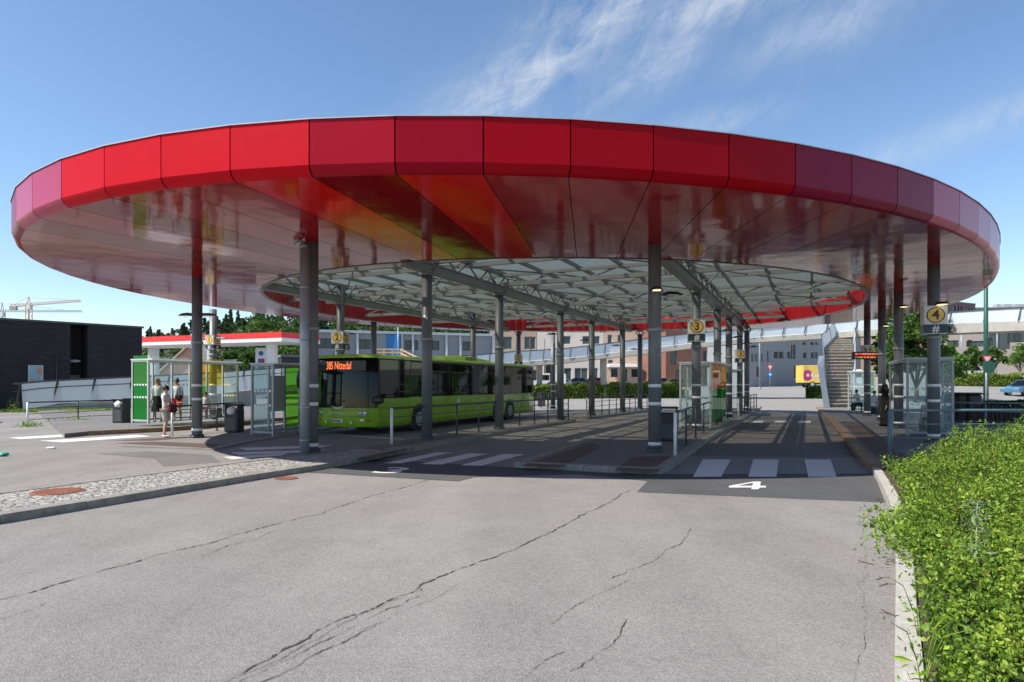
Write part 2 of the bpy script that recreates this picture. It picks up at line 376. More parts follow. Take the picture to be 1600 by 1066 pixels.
M['glass'] = glassy('clear_glass', (0.55, 0.6, 0.6), 0.14)
M['glass_green'] = glassy('green_glass', (0.02, 0.24, 0.045), 0.62)
M['glass_lime'] = glassy('lime_glass', (0.22, 0.48, 0.05), 0.3)
M['glass_mid'] = glassy('mid_green_glass', (0.10, 0.30, 0.05), 0.36)
M['glass_tan'] = glassy('tan_glass', (0.6, 0.40, 0.22), 0.2)
M['glass_yellow'] = glassy('yellow_glass', (0.6, 0.52, 0.14), 0.10)
M['glass_orange'] = glassy('orange_glass', (0.8, 0.36, 0.06), 0.6)
M['frosted'] = glassy('frosted_panel', (0.80, 0.85, 0.87), 0.93, 0.35)
M['concrete'] = pbr('concrete', (0.36, 0.34, 0.30), 0.85, var=0.2, vs=0.6, bump=0.3)
M['bus_green'] = pbr('bus_green', (0.22, 0.43, 0.009), 0.22, var=0.03, coat=0.6)
M['bus_lime'] = pbr('bus_roof_lime', (0.32, 0.50, 0.02), 0.3, var=0.04)
M['orange_led'] = pbr('orange_led', (0.5, 0.1, 0.02), 0.5, var=0, emit=(1.0, 0.20, 0.06), es=0.95)
M['yellow'] = pbr('sign_yellow', (0.80, 0.50, 0.08), 0.4, var=0.03)
M['signwhite'] = pbr('sign_white', (0.70, 0.69, 0.64), 0.4, var=0.03)
M['signnavy'] = pbr('sign_navy', (0.02, 0.035, 0.055), 0.4, var=0.1)
M['lamp'] = pbr('lamp_glow', (0.8, 0.7, 0.4), 0.4, var=0, emit=(1.0, 0.82, 0.42), es=1.2)
M['red_sign'] = pbr('sign_red', (0.62, 0.02, 0.03), 0.4, var=0.05)
M['blue_sign'] = pbr('sign_blue', (0.02, 0.16, 0.42), 0.4, var=0.05)
M['station_red'] = pbr('station_red', (0.78, 0.03, 0.025), 0.35, var=0.04, vs=0.3)
M['wood'] = pbr('timber', (0.48, 0.34, 0.19), 0.8, var=0.25, vs=6)
M['bark'] = pbr('bark', (0.10, 0.075, 0.05), 0.95, var=0.35, vs=8, bump=0.8)
M['soil'] = pbr('soil', (0.07, 0.05, 0.035), 0.95, var=0.4, vs=6, bump=0.8)
M['skin'] = pbr('skin', (0.52, 0.30, 0.21), 0.55, var=0.05)
M['hair_dark'] = pbr('dark_hair', (0.015, 0.011, 0.009), 0.5, var=0.3)
M['hair_blond'] = pbr('blond_hair', (0.42, 0.22, 0.09), 0.5, var=0.3, vs=20)
M['cloth_white'] = pbr('white_cloth', (0.72, 0.70, 0.70), 0.9, var=0.08, vs=8, bump=0.3, bs=12)
M['cloth_beige'] = pbr('beige_cloth', (0.50, 0.45, 0.38), 0.9, var=0.1, vs=8, bump=0.3, bs=12)
M['cloth_black'] = pbr('black_cloth', (0.012, 0.012, 0.014), 0.9, var=0.3, vs=8)
M['cloth_red'] = pbr('red_cloth', (0.62, 0.015, 0.03), 0.85, var=0.1, vs=8)
M['cloth_maroon'] = pbr('maroon_cloth', (0.07, 0.01, 0.014), 0.9, var=0.3, vs=8)
M['cloth_pink'] = pbr('pink_cloth', (0.55, 0.28, 0.33), 0.9, var=0.1, vs=8)
M['shoe'] = pbr('pale_shoe', (0.6, 0.55, 0.5), 0.7, var=0.1)
M['brick_dark'] = bricks('dark_slate_brick', (0.018, 0.017, 0.018), (0.036, 0.033, 0.034), (0.012, 0.012, 0.013), 0.9, 0.10, bump=0.8, ms=0.02)
M['render_beige'] = pbr('beige_brick_wall', (0.42, 0.31, 0.23), 0.85, var=0.12, vs=0.3)
M['render_cream'] = pbr('cream_wall', (0.60, 0.54, 0.48), 0.85, var=0.08, vs=0.3)
M['brick_red'] = pbr('red_brick_wall', (0.22, 0.10, 0.07), 0.85, var=0.15, vs=0.4)
M['wall_grey'] = pbr('grey_wall', (0.30, 0.31, 0.32), 0.85, var=0.08, vs=0.2)
M['wall_taupe'] = pbr('taupe_wall', (0.27, 0.235, 0.21), 0.85, var=0.1, vs=0.2)
M['modular'] = pbr('modular_grey', (0.25, 0.265, 0.285), 0.6, var=0.08, vs=0.4)
M['modpost'] = pbr('modular_post', (0.50, 0.53, 0.56), 0.5, var=0.05)
M['roof_grey'] = pbr('roof_grey', (0.18, 0.18, 0.19), 0.7, var=0.15)

leaf_hedge = leafmat('hedge_leaves', (0.06, 0.10, 0.016), (0.165, 0.30, 0.028), (0.38, 0.48, 0.06), 3.0)
leaf_tree = leafmat('tree_leaves', (0.025, 0.06, 0.012), (0.06, 0.13, 0.02), (0.13, 0.24, 0.04), 0.5)
leaf_con = leafmat('conifer_leaves', (0.012, 0.035, 0.018), (0.03, 0.065, 0.03), (0.055, 0.11, 0.045), 0.4)
leaf_far = leafmat('far_leaves', (0.02, 0.045, 0.02), (0.04, 0.08, 0.03), (0.085, 0.14, 0.04), 0.05)

# ------------------------------------------------------------------ ground, lanes, islands
gx = np.concatenate([np.linspace(-1800, -160, 18), np.linspace(-150, 200, 71), np.linspace(220, 1800, 18)])
gy = np.concatenate([np.linspace(-200, 40, 13), np.linspace(45, 240, 66), np.linspace(260, 3000, 30)])
vv = np.array([(x, y, -0.03 + (zt(x, min(y, 260)) if y > 45 else 0)) for y in gy for x in gx])
nx = len(gx); fq = np.array([(j * nx + i, j * nx + i + 1, (j + 1) * nx + i + 1, (j + 1) * nx + i) for j in range(len(gy) - 1) for i in range(nx - 1)])
ground = np_mesh('ground', vv, fq, M['ground'], smooth=True); tag(ground, kind='structure')

b = MB(); b.quad((-60, -12, 0), (60, -12, 0), (60, 46, 0), (-60, 46, 0))
road = tag(b.build('road', M['asphalt']), kind='structure')
def sheet(name, pts, z, mat):
    b = MB(); n = len(pts); ps = [(p[0], p[1], z) for p in pts]
    ar = sum(ps[i][0] * ps[(i + 1) % n][1] - ps[(i + 1) % n][0] * ps[i][1] for i in range(n))
    if ar < 0: ps = ps[::-1]
    b.add(ps, [tuple(range(n))]); o = b.build(name, mat); return tag(o, kind='structure')
def offs(pts, d):
    """inset a polygon by d"""
    n = len(pts); ar = sum(pts[i][0] * pts[(i + 1) % n][1] - pts[(i + 1) % n][0] * pts[i][1] for i in range(n)); sg = 1 if ar > 0 else -1
    out = []
    for i in range(n):
        a, c, e = Vector(pts[i - 1][:2]), Vector(pts[i][:2]), Vector(pts[(i + 1) % n][:2])
        d1 = (c - a).normalized(); d2 = (e - c).normalized(); n1 = Vector((-d1.y, d1.x)) * sg; n2 = Vector((-d2.y, d2.x)) * sg
        k = (n1 + n2); k = k / max(0.35, k.dot(n1)) if k.length > 1e-3 else n1
        q = c + k * d; out.append((q.x, q.y))
    return out
def island(name, pts, h, kw, top, kmat, edges=None):
    """raised island: kerb ring of separate stones plus a surface let 1 cm down"""
    inner = offs(pts, kw)
    b = MB(); n = len(pts)
    for i in (edges if edges is not None else range(n)):
        a, c = Vector(pts[i][:2]), Vector(pts[(i + 1) % n][:2]); ai, ci = Vector(inner[i]), Vector(inner[(i + 1) % n])
        L = (c - a).length; k = max(1, int(L / 1.1))
        for j in range(k):
            t0, t1 = j / k, (j + 1) / k; g = 0.006 / L if k > 1 else 0
            p = [a.lerp(c, t0 + g), a.lerp(c, t1 - g), ai.lerp(ci, t1 - g), ai.lerp(ci, t0 + g)]
            b.prism([(q.x, q.y) for q in p], -0.02, h + random.uniform(-0.004, 0.004))
    kb = b.build('kerb', kmat)
    b = MB(); b.prism(offs(pts, kw * 0.6 if edges is None else 0.02), -0.02, h - 0.012); o = b.build(name, top); tag(o, kind='structure')
    tag(kb, kind='structure')
    return o
IZ = 0.12
def dense(pts, it=2):
    for _ in range(it):
        n = []
        for a, c in zip(pts[:-1], pts[1:]): n += [a.lerp(c, .25), a.lerp(c, .75)]
        pts = [pts[0]] + n + [pts[-1]]
    return pts
# island B: cobbled splitter island running from the left foreground back between lanes 2 and 3
Bn = [G(-520, 905), G(-200, 850), G(0, 819), G(245, 777), G(432, 745), G(500, 735), G(555, 724), G(620, 710), G(712, 694), G(787, 678), G(900, 660)]
Bn = Bn[:3] + dense(Bn[3:], 1)
tip = Bn[-1]; Bf = [tip + V * 0.0 + U * 1.2 - V * 0.5, tip + U * 0.9 - V * 1.3]
Bl = [tip - V * 2.0 - U * 1, G(640, 685, IZ) + Vector((0, 0, 0)), G(545, 699, IZ), G(500, 707, IZ), G(400, 717, IZ), G(200, 742, IZ), G(0, 767, IZ), G(-200, 793, IZ), G(-520, 835, IZ)]
polyB = [(p.x, p.y) for p in Bn + Bf + Bl]
island('cobbled_island', polyB, IZ, 0.28, M['cobble'], M['kerb'])
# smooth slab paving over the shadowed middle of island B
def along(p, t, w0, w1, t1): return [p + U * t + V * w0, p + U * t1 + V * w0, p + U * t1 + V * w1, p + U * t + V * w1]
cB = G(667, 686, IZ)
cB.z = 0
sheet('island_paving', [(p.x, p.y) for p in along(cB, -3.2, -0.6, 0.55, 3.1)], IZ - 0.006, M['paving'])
# second piece of island B, further on
q0 = G(928, 655); 
polyB2 = [q0, G(1015, 643), G(1040, 638.5), G(1040, 638.5) - V * 2.0 + U, q0 - V * 2.2 + U * 0.8, q0 - V * 1.2 - U * 0.4]
island('cobbled_island', [(p.x, p.y) for p in polyB2], IZ, 0.25, M['cobble'], M['kerb'])
# island C between lane 3 and lane 4
polyC = [G(802, 731), G(1030, 742), G(1045, 738), G(1105, 692), G(1153, 663), G(1185, 641), G(1190, 637.5), G(1178, 636.5), G(1040, 652.5), G(1010, 662), G(920, 690)]
island('stop_island', [(p.x, p.y) for p in polyC], IZ, 0.24, M['paving'], M['kerb'])
# island A between lane 1 and lane 2
A0 = G(150, 693, 0); A1 = G(345, 705, 0)
polyA = [G(158, 694), G(190, 699), G(335, 704), G(392, 691.5), G(470, 678.5), G(540, 667), G(640, 654), G(700, 645.5), G(670, 644), G(560, 651), G(420, 662), G(352, 668), G(290, 677), G(245, 685)]
AZ = 0.05
island('stop_island', [(p.x, p.y) for p in polyA], AZ, 0.22, M['asphalt'], M['kerb'], range(2, 8))
# platform A, left edge of the terminal
PAZ = 0.30
pA = [G(100, 680, .1), G(137, 676.5, .1), G(250, 671, .1), G(352, 664.5, .1), G(480, 650, .1), G(620, 640.5, .1), G(700, 636, .1), at(660, 60), at(180, 60), at(60, 40)]
island('platform', [(p.x, p.y) for p in pA], 0.16, 0.2, M['paving'], M['kerb_rust'], range(1, 6))
# platform D at lane 4 and its rusty kerb
D0 = [G(1366, 738), G(1342, 719), G(1297, 662), G(1274.5, 638)]
pD = [D0[0], G(1352, 731), D0[1], D0[2], D0[3], D0[3] + V * 14 + U * 2, at(1680, 26), G(1700, 727, .1)]
island('platform', [(p.x, p.y) for p in pD], IZ, 0.26, M['paving'], M['kerb_rust'])
sheet('tactile_paving', [(p.x, p.y) for p in (D0[0] + V * .4 + U * .7, D0[1] + V * .38, D0[2] + V * .38, D0[2] + V * 1.0, D0[1] + V * 1.0, D0[0] + V * 1.0 + U * .4)], IZ - 0.006, M['tactile'])
sheet('dark_paving', [(p.x, p.y) for p in (D0[1] + V * 1.05 - U * 1.2, D0[2] + V * 1.05, D0[2] + V * 4, D0[1] + V * 4)], IZ - 0.007, M['asphalt_mid'])
# tactile fields on the islands
def field(name, px, z, mat): return sheet(name, [(G(a, c, z).x, G(a, c, z).y) for a, c in px], z, mat)
field('tactile_paving', [(812, 728), (880, 728.5), (938, 697), (925, 692)], IZ - 0.005, M['tactile'])
field('tactile_paving', [(960, 735), (1030, 735.5), (1050, 713), (985, 714)], IZ - 0.005, M['tactile'])
field('tactile_paving', [(180, 692.5), (330, 700), (345, 694), (240, 690)], AZ - 0.006, M['tactile'])
field('tactile_paving', [(165, 689), (262, 683.5), (310, 683), (240, 688.5)], AZ - 0.007, M['tactile'])
field('tactile_paving', [(560, 716), (585, 716), (640, 701), (600, 702)], IZ - 0.005, M['tactile'])
# patches of newer asphalt
field('asphalt_patch', [(995, 769), (1022, 741), (1366, 740), (1383, 785)], 0.004, M['asphalt_dark'])
field('asphalt_patch', [(470, 737.5), (590, 718), (900, 736), (1030, 744), (1018, 752), (900, 741), (740, 745.5), (716, 752)], 0.0065, M['asphalt_dark'])
field('asphalt_patch', [(150, 709), (230, 705), (330, 711), (345, 722), (255, 729), (240, 716)], 0.004, M['asphalt_mid'])
field('asphalt_patch', [(1070, 712), (1370, 716), (1288, 650), (1180, 650)], 0.004, M['asphalt_mid'])
# zebra crossings
def stripe(p): field('zebra_stripe', p, 0.009, M['paint'])
for k, (a, c) in enumerate(((1098, 1142), (1177, 1217), (1257, 1298))):
    lo = ((1083, 1127), (1169, 1213), (1263, 1307))[k]; stripe([(a, 718), (c, 718), (lo[1], 745), (lo[0], 745)])
for a, c in ((1175, 1193), (1212, 1230), (1249, 1268)): stripe([(a, 657.5), (c, 657.5), (c - 2, 661), (a - 3, 661)])
for p in ([(683, 707), (708, 707), (627, 724), (600, 724)], [(733, 708.5), (762, 709), (690, 726), (656, 725)], [(785, 709.5), (820, 710), (752, 728), (720, 727)]): stripe(p)
for x, y in ((345, 709), (400, 714), (455, 704), (350, 700)): pass
for a, y in ((0, 0), (1, 7), (2, 14)): stripe([(372 - 12 * a, 700 + y), (386 - 12 * a, 704 + y), (500 - 12 * a, 699.5 + y) if a < 2 else (440, 712), (520 - 10 * a, 695.5 + y) if a < 2 else (450, 708)])
stripe([(12, 684), (32, 686.5), (175, 678.5), (152, 676)]); stripe([(60, 689), (98, 691.5), (238, 682), (214, 679.5)])
stripe([(510, 678), (640, 686.5), (635, 687.6), (510, 679)])

# road cracks
def crack(px, w, mat=None, z=0.006):
    pts = [G(a, c) for a, c in px]; out = []
    for a, c in zip(pts[:-1], pts[1:]):
        L = (c - a).length; k = max(2, int(L / 0.035)); d = (c - a).normalized(); nrm = Vector((-d.y, d.x, 0))
        for j in range(k): out.append((a.lerp(c, j / k), nrm))
    b = MB(); off = 0; vs = []
    for i, (p, nrm) in enumerate(out):
        off = off * 0.90 + random.gauss(0, 0.0085); ww = w * (0.35 + 0.65 * abs(math.sin(i * 0.13 + w * 900)) ) * random.uniform(0.3, 1.4)
        if random.random() < 0.05: ww *= 0.1
        q = p + nrm * off; vs.append((q + nrm * ww / 2, q - nrm * ww / 2))
    V_ = []; 
    for l, r in vs: V_ += [(l.x, l.y, z), (r.x, r.y, z)]
    b.add(V_, [(2 * i, 2 * i + 1, 2 * i + 3, 2 * i + 2) for i in range(len(vs) - 1)])
    b.build('road_crack', mat or M['crack'], road)
c1 = [(-60, 955), (0, 938), (55, 925), (120, 905), (200, 882), (250, 866), (330, 848), (400, 828), (500, 803), (520, 795), (600, 770), (640, 760), (690, 744)]
c2 = [(330, 1080), (370, 1056), (420, 1033), (500, 989), (560, 960), (620, 934), (656, 920), (660, 914), (725, 888), (770, 874), (830, 846), (900, 810), (950, 785), (985, 766)]
crack(c1, 0.020); crack(c2, 0.020)
crack([(x + 3, y + 3.5) for x, y in c2[1:8]], 0.007)
crack([(x + 12, y + 9) for x, y in c2[:7]], 0.009); crack([(x + 30, y + 14) for x, y in c2[:5]], 0.012)
crack([(310, 871), (360, 852), (400, 845), (430, 830)], 0.01)
crack([(860, 978), (900, 950), (935, 930), (970, 912), (985, 905)], 0.007); crack([(890, 1050), (925, 1030), (960, 1000), (975, 978), (980, 965)], 0.009)
crack([(820, 1060), (850, 1030), (880, 1015)], 0.007); crack([(560, 985), (620, 960), (680, 930), (740, 900)], 0.005)
crack([(1345, 760), (1350, 820), (1352, 900), (1345, 960), (1335, 1066)], 0.0035)
crack([(0, 968), (40, 957), (80, 940)], 0.01); crack([(950, 905), (1010, 880), (1060, 850), (1080, 825)], 0.009)
crack([(80, 752), (160, 735), (240, 727), (300, 722)], 0.012); crack([(200, 712), (90, 722), (0, 731)], 0.012)

# painted lane numbers
def text(name, s, mat, size, loc, rot, parent=None, ext=0.0, sx=1.0, bold=0.0, align='CENTER', local=False):
    cu = bpy.data.curves.new(name, 'FONT'); cu.body = s; cu.size = size; cu.align_x = align; cu.align_y = 'CENTER'; cu.extrude = ext; cu.offset = bold
    o = bpy.data.objects.new(name, cu); me = bpy.data.meshes.new_from_object(o); bpy.data.objects.remove(o)
    me.name = name; me.materials.clear(); me.materials.append(mat)
    Mx = Matrix.Translation(Vector(loc)) @ Euler(rot).to_matrix().to_4x4() @ Matrix.Diagonal((sx, 1, 1, 1))
    if parent is not None and not local:
        r = rootof(parent); Mx = (Matrix.Translation(r.location) @ r.rotation_euler.to_matrix().to_4x4()).inverted() @ Mx
    me.transform(Mx)
    return put(bpy.data.objects.new(name, me), parent)
b = MB()
for q in (((1139, 760), (1197, 760), (1196.5, 762.8), (1139, 762.8)), ((1177, 753.4), (1189, 753.4), (1187.5, 760), (1175.5, 760)), ((1175, 762.8), (1187, 762.8), (1185.6, 765.4), (1173.6, 765.4)), ((1139, 760), (1152, 760), (1176.6, 755.4), (1177, 753.4))):
    b.add([(G(*p).x, G(*p).y, .010) for p in q], [(3, 2, 1, 0)])
tag(b.build('lane_number', M['paint']), kind='structure')
p3 = G(612, 736); tag(text('lane_number', '3', M['paint'], 1.3, (p3.x, p3.y, 0.010), (0, 0, R(-14)), sx=1.15, bold=0.015), kind='structure')

def manhole(px, py, z, r, label, mat):
    p = G(px, py, z); t = thing('manhole_cover', label, 'manhole cover', p)
    b = MB(); b.tube((0, 0, 0.0), (0, 0, 0.012), r, n=28); b.build('frame', mat, t, True)
    b = MB()
    for i in range(-4, 5):
        w = math.sqrt(max(0, (r * 0.86) ** 2 - (i * r * 0.19) ** 2)); b.box((0, i * r * 0.19, 0.016), (2 * w, r * 0.1, 0.008))
    b.build('grating', mat, t, True)
M['rust'] = pbr('rusty_iron', (0.27, 0.10, 0.055), 0.8, var=0.35, vs=12)
manhole(90, 768.5, IZ - 0.012, 0.37, 'rusty red round manhole cover in the cobbled island', M['rust'])
manhole(447, 748, 0.0, 0.22, 'small rusty drain cover in the road by the granite kerb', M['rust'])

# kerb and bed of the foreground planting
K0 = [G(1398, 1190), G(1398, 1066), G(1400, 896), G(1398, 821), G(1385, 780), G(1363, 739)]
Kd = dense(K0, 1); b = MB()
n = len(Kd)
for i in range(n - 1):
    a, c = Kd[i], Kd[i + 1]; d = (c - a).normalized(); nr = Vector((d.y, -d.x, 0)); e = a.lerp(c, 0.995)
    b.prism([(a.x, a.y), (e.x, e.y), ((e + nr * .15).x, (e + nr * .15).y), ((a + nr * .15).x, (a + nr * .15).y)], -0.02, 0.11 + 0.003 * (i % 3))
tag(b.build('kerb', M['kerb_pale']), kind='structure')
bed = [(p.x + 0.1, p.y) for p in K0] + [(G(1392, 727, .1) + Vector((.2, -.1, 0)))[:2], (22, 13.5), (22, 1), (3, 1)]
sheet('planting_bed', bed, 0.09, M['soil'])

# ------------------------------------------------------------------ canopy
SZ = CZ + 3.56      # soffit level
TZ = CZ + 4.50      # top of the red fascia
def ringfit(pts, c, nh=4):
    P = np.array(pts) - c; th = np.arctan2(P[:, 1], P[:, 0]); r = np.hypot(P[:, 0], P[:, 1])
    A = [np.ones_like(th)]
    for k in range(1, nh + 1): A += [np.cos(k * th), np.sin(k * th)]
    A = np.array(A).T; co = np.linalg.lstsq(np.vstack([A, np.diag([0] + [0.02 * (1 + k // 2) for k in range(2 * nh)])]), np.concatenate([r, np.zeros(2 * nh + 1)]), rcond=None)[0]
    tt = np.linspace(-np.pi, np.pi, 2881)[:-1]; B = [np.ones_like(tt)]
    for k in range(1, nh + 1): B += [np.cos(k * tt), np.sin(k * tt)]
    rr = np.array(B).T @ co
    return np.stack([c[0] + rr * np.cos(tt), c[1] + rr * np.sin(tt)], 1)
def resample(Q, start, N):
    d = np.hypot(*(np.roll(Q, -1, 0) - Q).T); i0 = int(np.argmin(np.hypot(*(Q - np.array(start)).T)))
    Q = np.roll(Q, -i0, 0); d = np.roll(d, -i0); s = np.concatenate([[0], np.cumsum(d)]); Lt = s[-1]
    Qc = np.vstack([Q, Q[:1]]); u = np.arange(N) * Lt / N
    return np.stack([np.interp(u, s, Qc[:, 0]), np.interp(u, s, Qc[:, 1])], 1), Lt
tops = [(50, 267.5), (93, 247.5), (158, 226), (244.5, 208.5), (353, 193.5), (478.5, 181), (616.5, 177.5), (758.5, 179), (893.5, 186.5), (1018.5, 199), (1131.5, 211.5), (1230.5, 226.5), (1314.5, 243), (1383.5, 258), (1440, 275), (1482, 289), (1514, 303.5), (1537.5, 317.5), (1555, 332.5)]
sil = [(22, 367), (50, 400), (100, 430), (139, 440), (220, 461), (302, 477), (341, 482), (400, 490), (600, 509), (806, 519.5), (1000, 519), (1240, 510), (1572, 395), (1556, 437), (1540, 453.5), (1522, 464), (1495, 470)]
op = [((x - 800) * (TZ - CZ) / (HZ - y), F * (TZ - CZ) / (HZ - y)) for x, y in tops] + [((x - 800) * (SZ - CZ) / (HZ - y), F * (SZ - CZ) / (HZ - y)) for x, y in sil]
op += [(20.4, 31.5), (20.3, 35), (19, 38.7)]
hp = [((x - 800) * (SZ - CZ) / (HZ - y), F * (SZ - CZ) / (HZ - y)) for x, y in ((469, 430), (431, 439), (411, 453), (419, 466), (453, 478), (490, 489), (566, 500), (666, 510), (744, 515), (806, 517), (1006, 516), (1166, 508), (1244, 500), (1306, 488), (1347, 474), (1355, 461), (1337, 445.6), (1290, 431), (1244, 420.6), (1172, 414), (1062, 408), (905, 404), (778, 405), (672, 406.5), (600, 411))]
OUT = ringfit(op, np.array([2.5, 28.0])); HOLE = ringfit(hp, np.array([3.0, 30.0]))
_, LO = resample(OUT, (0, 10), 10)
NP = int(round(LO / 1.475))
st = ((616.5 - 800) * 4.5 / 422.5, F * 4.5 / 422.5)
PO, LO = resample(OUT, st, NP)
# hole joint that pairs with the outer joint at 758.5 px is at 840 px; step it back one panel
hs = ((840 - 800) * 3.56 / 196, F * 3.56 / 196); tmp, LH = resample(HOLE, hs, NP); PH = np.roll(tmp, 1, 0)
print('canopy panels', NP, 'outer', round(LO, 1), 'hole', round(LH, 1))
canopy = thing('bus_canopy', 'huge oval red canopy with glossy soffit and round steel columns over the bus stops', 'canopy', (3, 28, 0))
RED = (0.50, 0.006, 0.020)
pal = {'r': lacquer('fascia_red_shaded', (0.33, 0.001, 0.007), 0.006, 0.34, 1.2, clean=True), 'b': lacquer('fascia_bright', (0.56, 0.003, 0.011), 0.006, 0.45, 1.2, clean=True), 'd': lacquer('fascia_crimson', (0.36, 0.004, 0.016), 0.006, 0.34, 1.22, clean=True),  # front reds darker than the bright one: weaker sun put into the colour
       'c': lacquer('fascia_cherry', (0.29, 0.002, 0.012), 0.006, 0.34, 1.2, clean=True), 'w': lacquer('fascia_wine', (0.22, 0.004, 0.030), 0.006, 0.32, 1.27, clean=True), 'p': lacquer('fascia_sky_tint', (0.42, 0.018, 0.065), 0.006, 0.26, 1.42, clean=True)}  # pinkish tone: sky reflection on red panels, painted into the colour
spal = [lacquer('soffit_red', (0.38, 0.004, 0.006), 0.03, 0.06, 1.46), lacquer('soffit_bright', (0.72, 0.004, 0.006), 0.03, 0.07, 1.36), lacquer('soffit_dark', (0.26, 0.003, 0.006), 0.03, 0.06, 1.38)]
# fascia panel paints counted from the joint at 616 px, to the right and to the left
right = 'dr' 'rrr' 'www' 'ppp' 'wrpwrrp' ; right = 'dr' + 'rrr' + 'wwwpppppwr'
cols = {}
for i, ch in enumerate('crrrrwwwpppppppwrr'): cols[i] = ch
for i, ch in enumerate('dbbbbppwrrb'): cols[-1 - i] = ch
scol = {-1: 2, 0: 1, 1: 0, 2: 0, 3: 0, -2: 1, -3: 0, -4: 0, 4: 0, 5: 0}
def out_n(P, i):
    t = P[(i + 1) % len(P)] - P[i - 1]; n_ = np.array([t[1], -t[0]]); return n_ / np.hypot(*n_)
prof = [(0.10, TZ + 0.02), (0.0, TZ), (0.0, SZ + 0.16), (0.035, SZ + 0.075), (0.10, SZ + 0.02), (0.17, SZ)]
g = 0.012
for i in range(NP):
    A, Bp = PO[i], PO[(i + 1) % NP]; d = (Bp - A) / np.hypot(*(Bp - A)); nA, nB = out_n(PO, i), out_n(PO, (i + 1) % NP)
    k = i if i <= NP // 2 else i - NP
    b = MB(); b.smooth = True; vs = []
    for ins, z in prof:
        for P_, n_, sg in ((A, nA, 1), (Bp, nB, -1)):
            q = P_ - n_ * ins + d * g * sg; vs.append((q[0], q[1], z))
    b.smooth = False; b.add(vs[:4], [(0, 2, 3, 1)]); b.add(vs[2:6], [(0, 2, 3, 1)]); b.smooth = True
    b.add(vs[4:], [(2 * j, 2 * j + 2, 2 * j + 3, 2 * j + 1) for j in range(3)])
    b.smooth = False
    for P_, n_, sg in ((A, nA, 1), (Bp, nB, -1)):       # returned edges give the sheet its thickness
        q = P_ + d * g * sg; q2 = q - n_ * 0.08
        b.quad((q[0], q[1], TZ), (q[0], q[1], SZ + 0.16), (q2[0], q2[1], SZ + 0.16), (q2[0], q2[1], TZ))
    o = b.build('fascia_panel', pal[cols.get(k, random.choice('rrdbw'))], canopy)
    # matching soffit panel
    hA, hB = PH[i], PH[(i + 1) % NP]; nhA, nhB = out_n(PH, i), out_n(PH, (i + 1) % NP)
    b = MB(); a0 = A - nA * 0.17; b0 = Bp - nB * 0.17; dd = (hB - hA) / np.hypot(*(hB - hA)); hA2 = hA + nhA * 0.04; hB2 = hB + nhB * 0.04
    rows = []
    for s in np.linspace(0, 1, 9):
        pa = a0 + (hA2 - a0) * s + (d * (1 - s) + dd * s) * g * 0.8; pb = b0 + (hB2 - b0) * s - (d * (1 - s) + dd * s) * g * 0.8
        rows += [(pa[0], pa[1], SZ), (pb[0], pb[1], SZ)]
    b.add(rows, [(2 * j, 2 * j + 2, 2 * j + 3, 2 * j + 1) for j in range(8)])
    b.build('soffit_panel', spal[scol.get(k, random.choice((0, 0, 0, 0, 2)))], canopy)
M['canopy_core'] = pbr('dark_subframe', (0.03, 0.012, 0.012), 0.9)
M['roof_felt'] = pbr('roof_membrane', (0.16, 0.16, 0.16), 0.9)
# dark carrier behind the panel joints and the membrane on top of the ring
b = MB(); vs = []
for i in range(NP):
    n_ = out_n(PO, i); q = PO[i] - n_ * 0.085; h = PH[i] + out_n(PH, i) * 0.03; q3 = PO[i] - n_ * 0.2
    vs += [(q[0], q[1], TZ), (q[0], q[1], SZ + 0.13), (q3[0], q3[1], SZ + 0.02), (h[0], h[1], SZ + 0.02)]
b.add(vs, [tuple(4 * ((i + e) % NP) + k for e, k in ((0, j), (0, j + 1), (1, j + 1), (1, j))) for i in range(NP) for j in range(3)])
b.build('carrier', M['canopy_core'], canopy)
DZ = CZ + 4.34
b = MB(); vs = []
for i in range(NP):
    n_ = out_n(PO, i); a = PO[i] + n_ * 0.02; c = PO[i] - n_ * 0.14; vs += [(a[0], a[1], TZ - .012), (a[0], a[1], TZ + .008), (c[0], c[1], TZ + .03), (c[0], c[1], TZ - .0)]
b.add(vs, [tuple(4 * ((i + e) % NP) + k for e, k in ((0, j + 1), (0, j), (1, j), (1, j + 1))) for i in range(NP) for j in range(3)]); b.build('top_flashing', M['alu'], canopy)  # flange in pale metal: its sun and sky glint is put into the colour
b = MB(); vs = []
for i in range(NP):
    q = PO[i] - out_n(PO, i) * 0.1; h = PH[i] + out_n(PH, i) * 0.05; vs += [(q[0], q[1], TZ + 0.02), (h[0], h[1], DZ + 0.06)]
b.add(vs, [(2 * i, 2 * ((i + 1) % NP), 2 * ((i + 1) % NP) + 1, 2 * i + 1) for i in range(NP)])
b.build('roof_membrane', M['roof_felt'], canopy)
# corrugated red upstand round the opening
M['upstand'] = lacquer('upstand_red', (0.55, 0.012, 0.02), 0.02, 0.3, 1.5)
ring, _ = resample(HOLE, hs, 640); b = MB(); b.smooth = False; vs = []
for i in range(640):
    n_ = out_n(ring, i); e = 0.03 if (i // 2) % 2 else 0.0; q = ring[i] + n_ * e; vs += [(q[0], q[1], SZ + 0.0), (q[0], q[1], DZ + 0.05)]
b.add(vs, [(2 * i, 2 * i + 1, 2 * ((i + 1) % 640) + 1, 2 * ((i + 1) % 640)) for i in range(640)])
b.build('upstand', M['upstand'], canopy)
b = MB(); vs = []                                # thin light trim along the rim
for i in range(0, 640, 4):
    n_ = out_n(ring, i); q = ring[i] - n_ * 0.03; q2 = ring[i] + n_ * 0.09; vs += [(q[0], q[1], SZ + .03), (q[0], q[1], SZ - 0.012), (q2[0], q2[1], SZ - 0.012)]
b.add(vs, [tuple(3 * ((i + e) % 160) + k for e, k in ((0, j), (0, j + 1), (1, j + 1), (1, j))) for i in range(160) for j in range(2)])
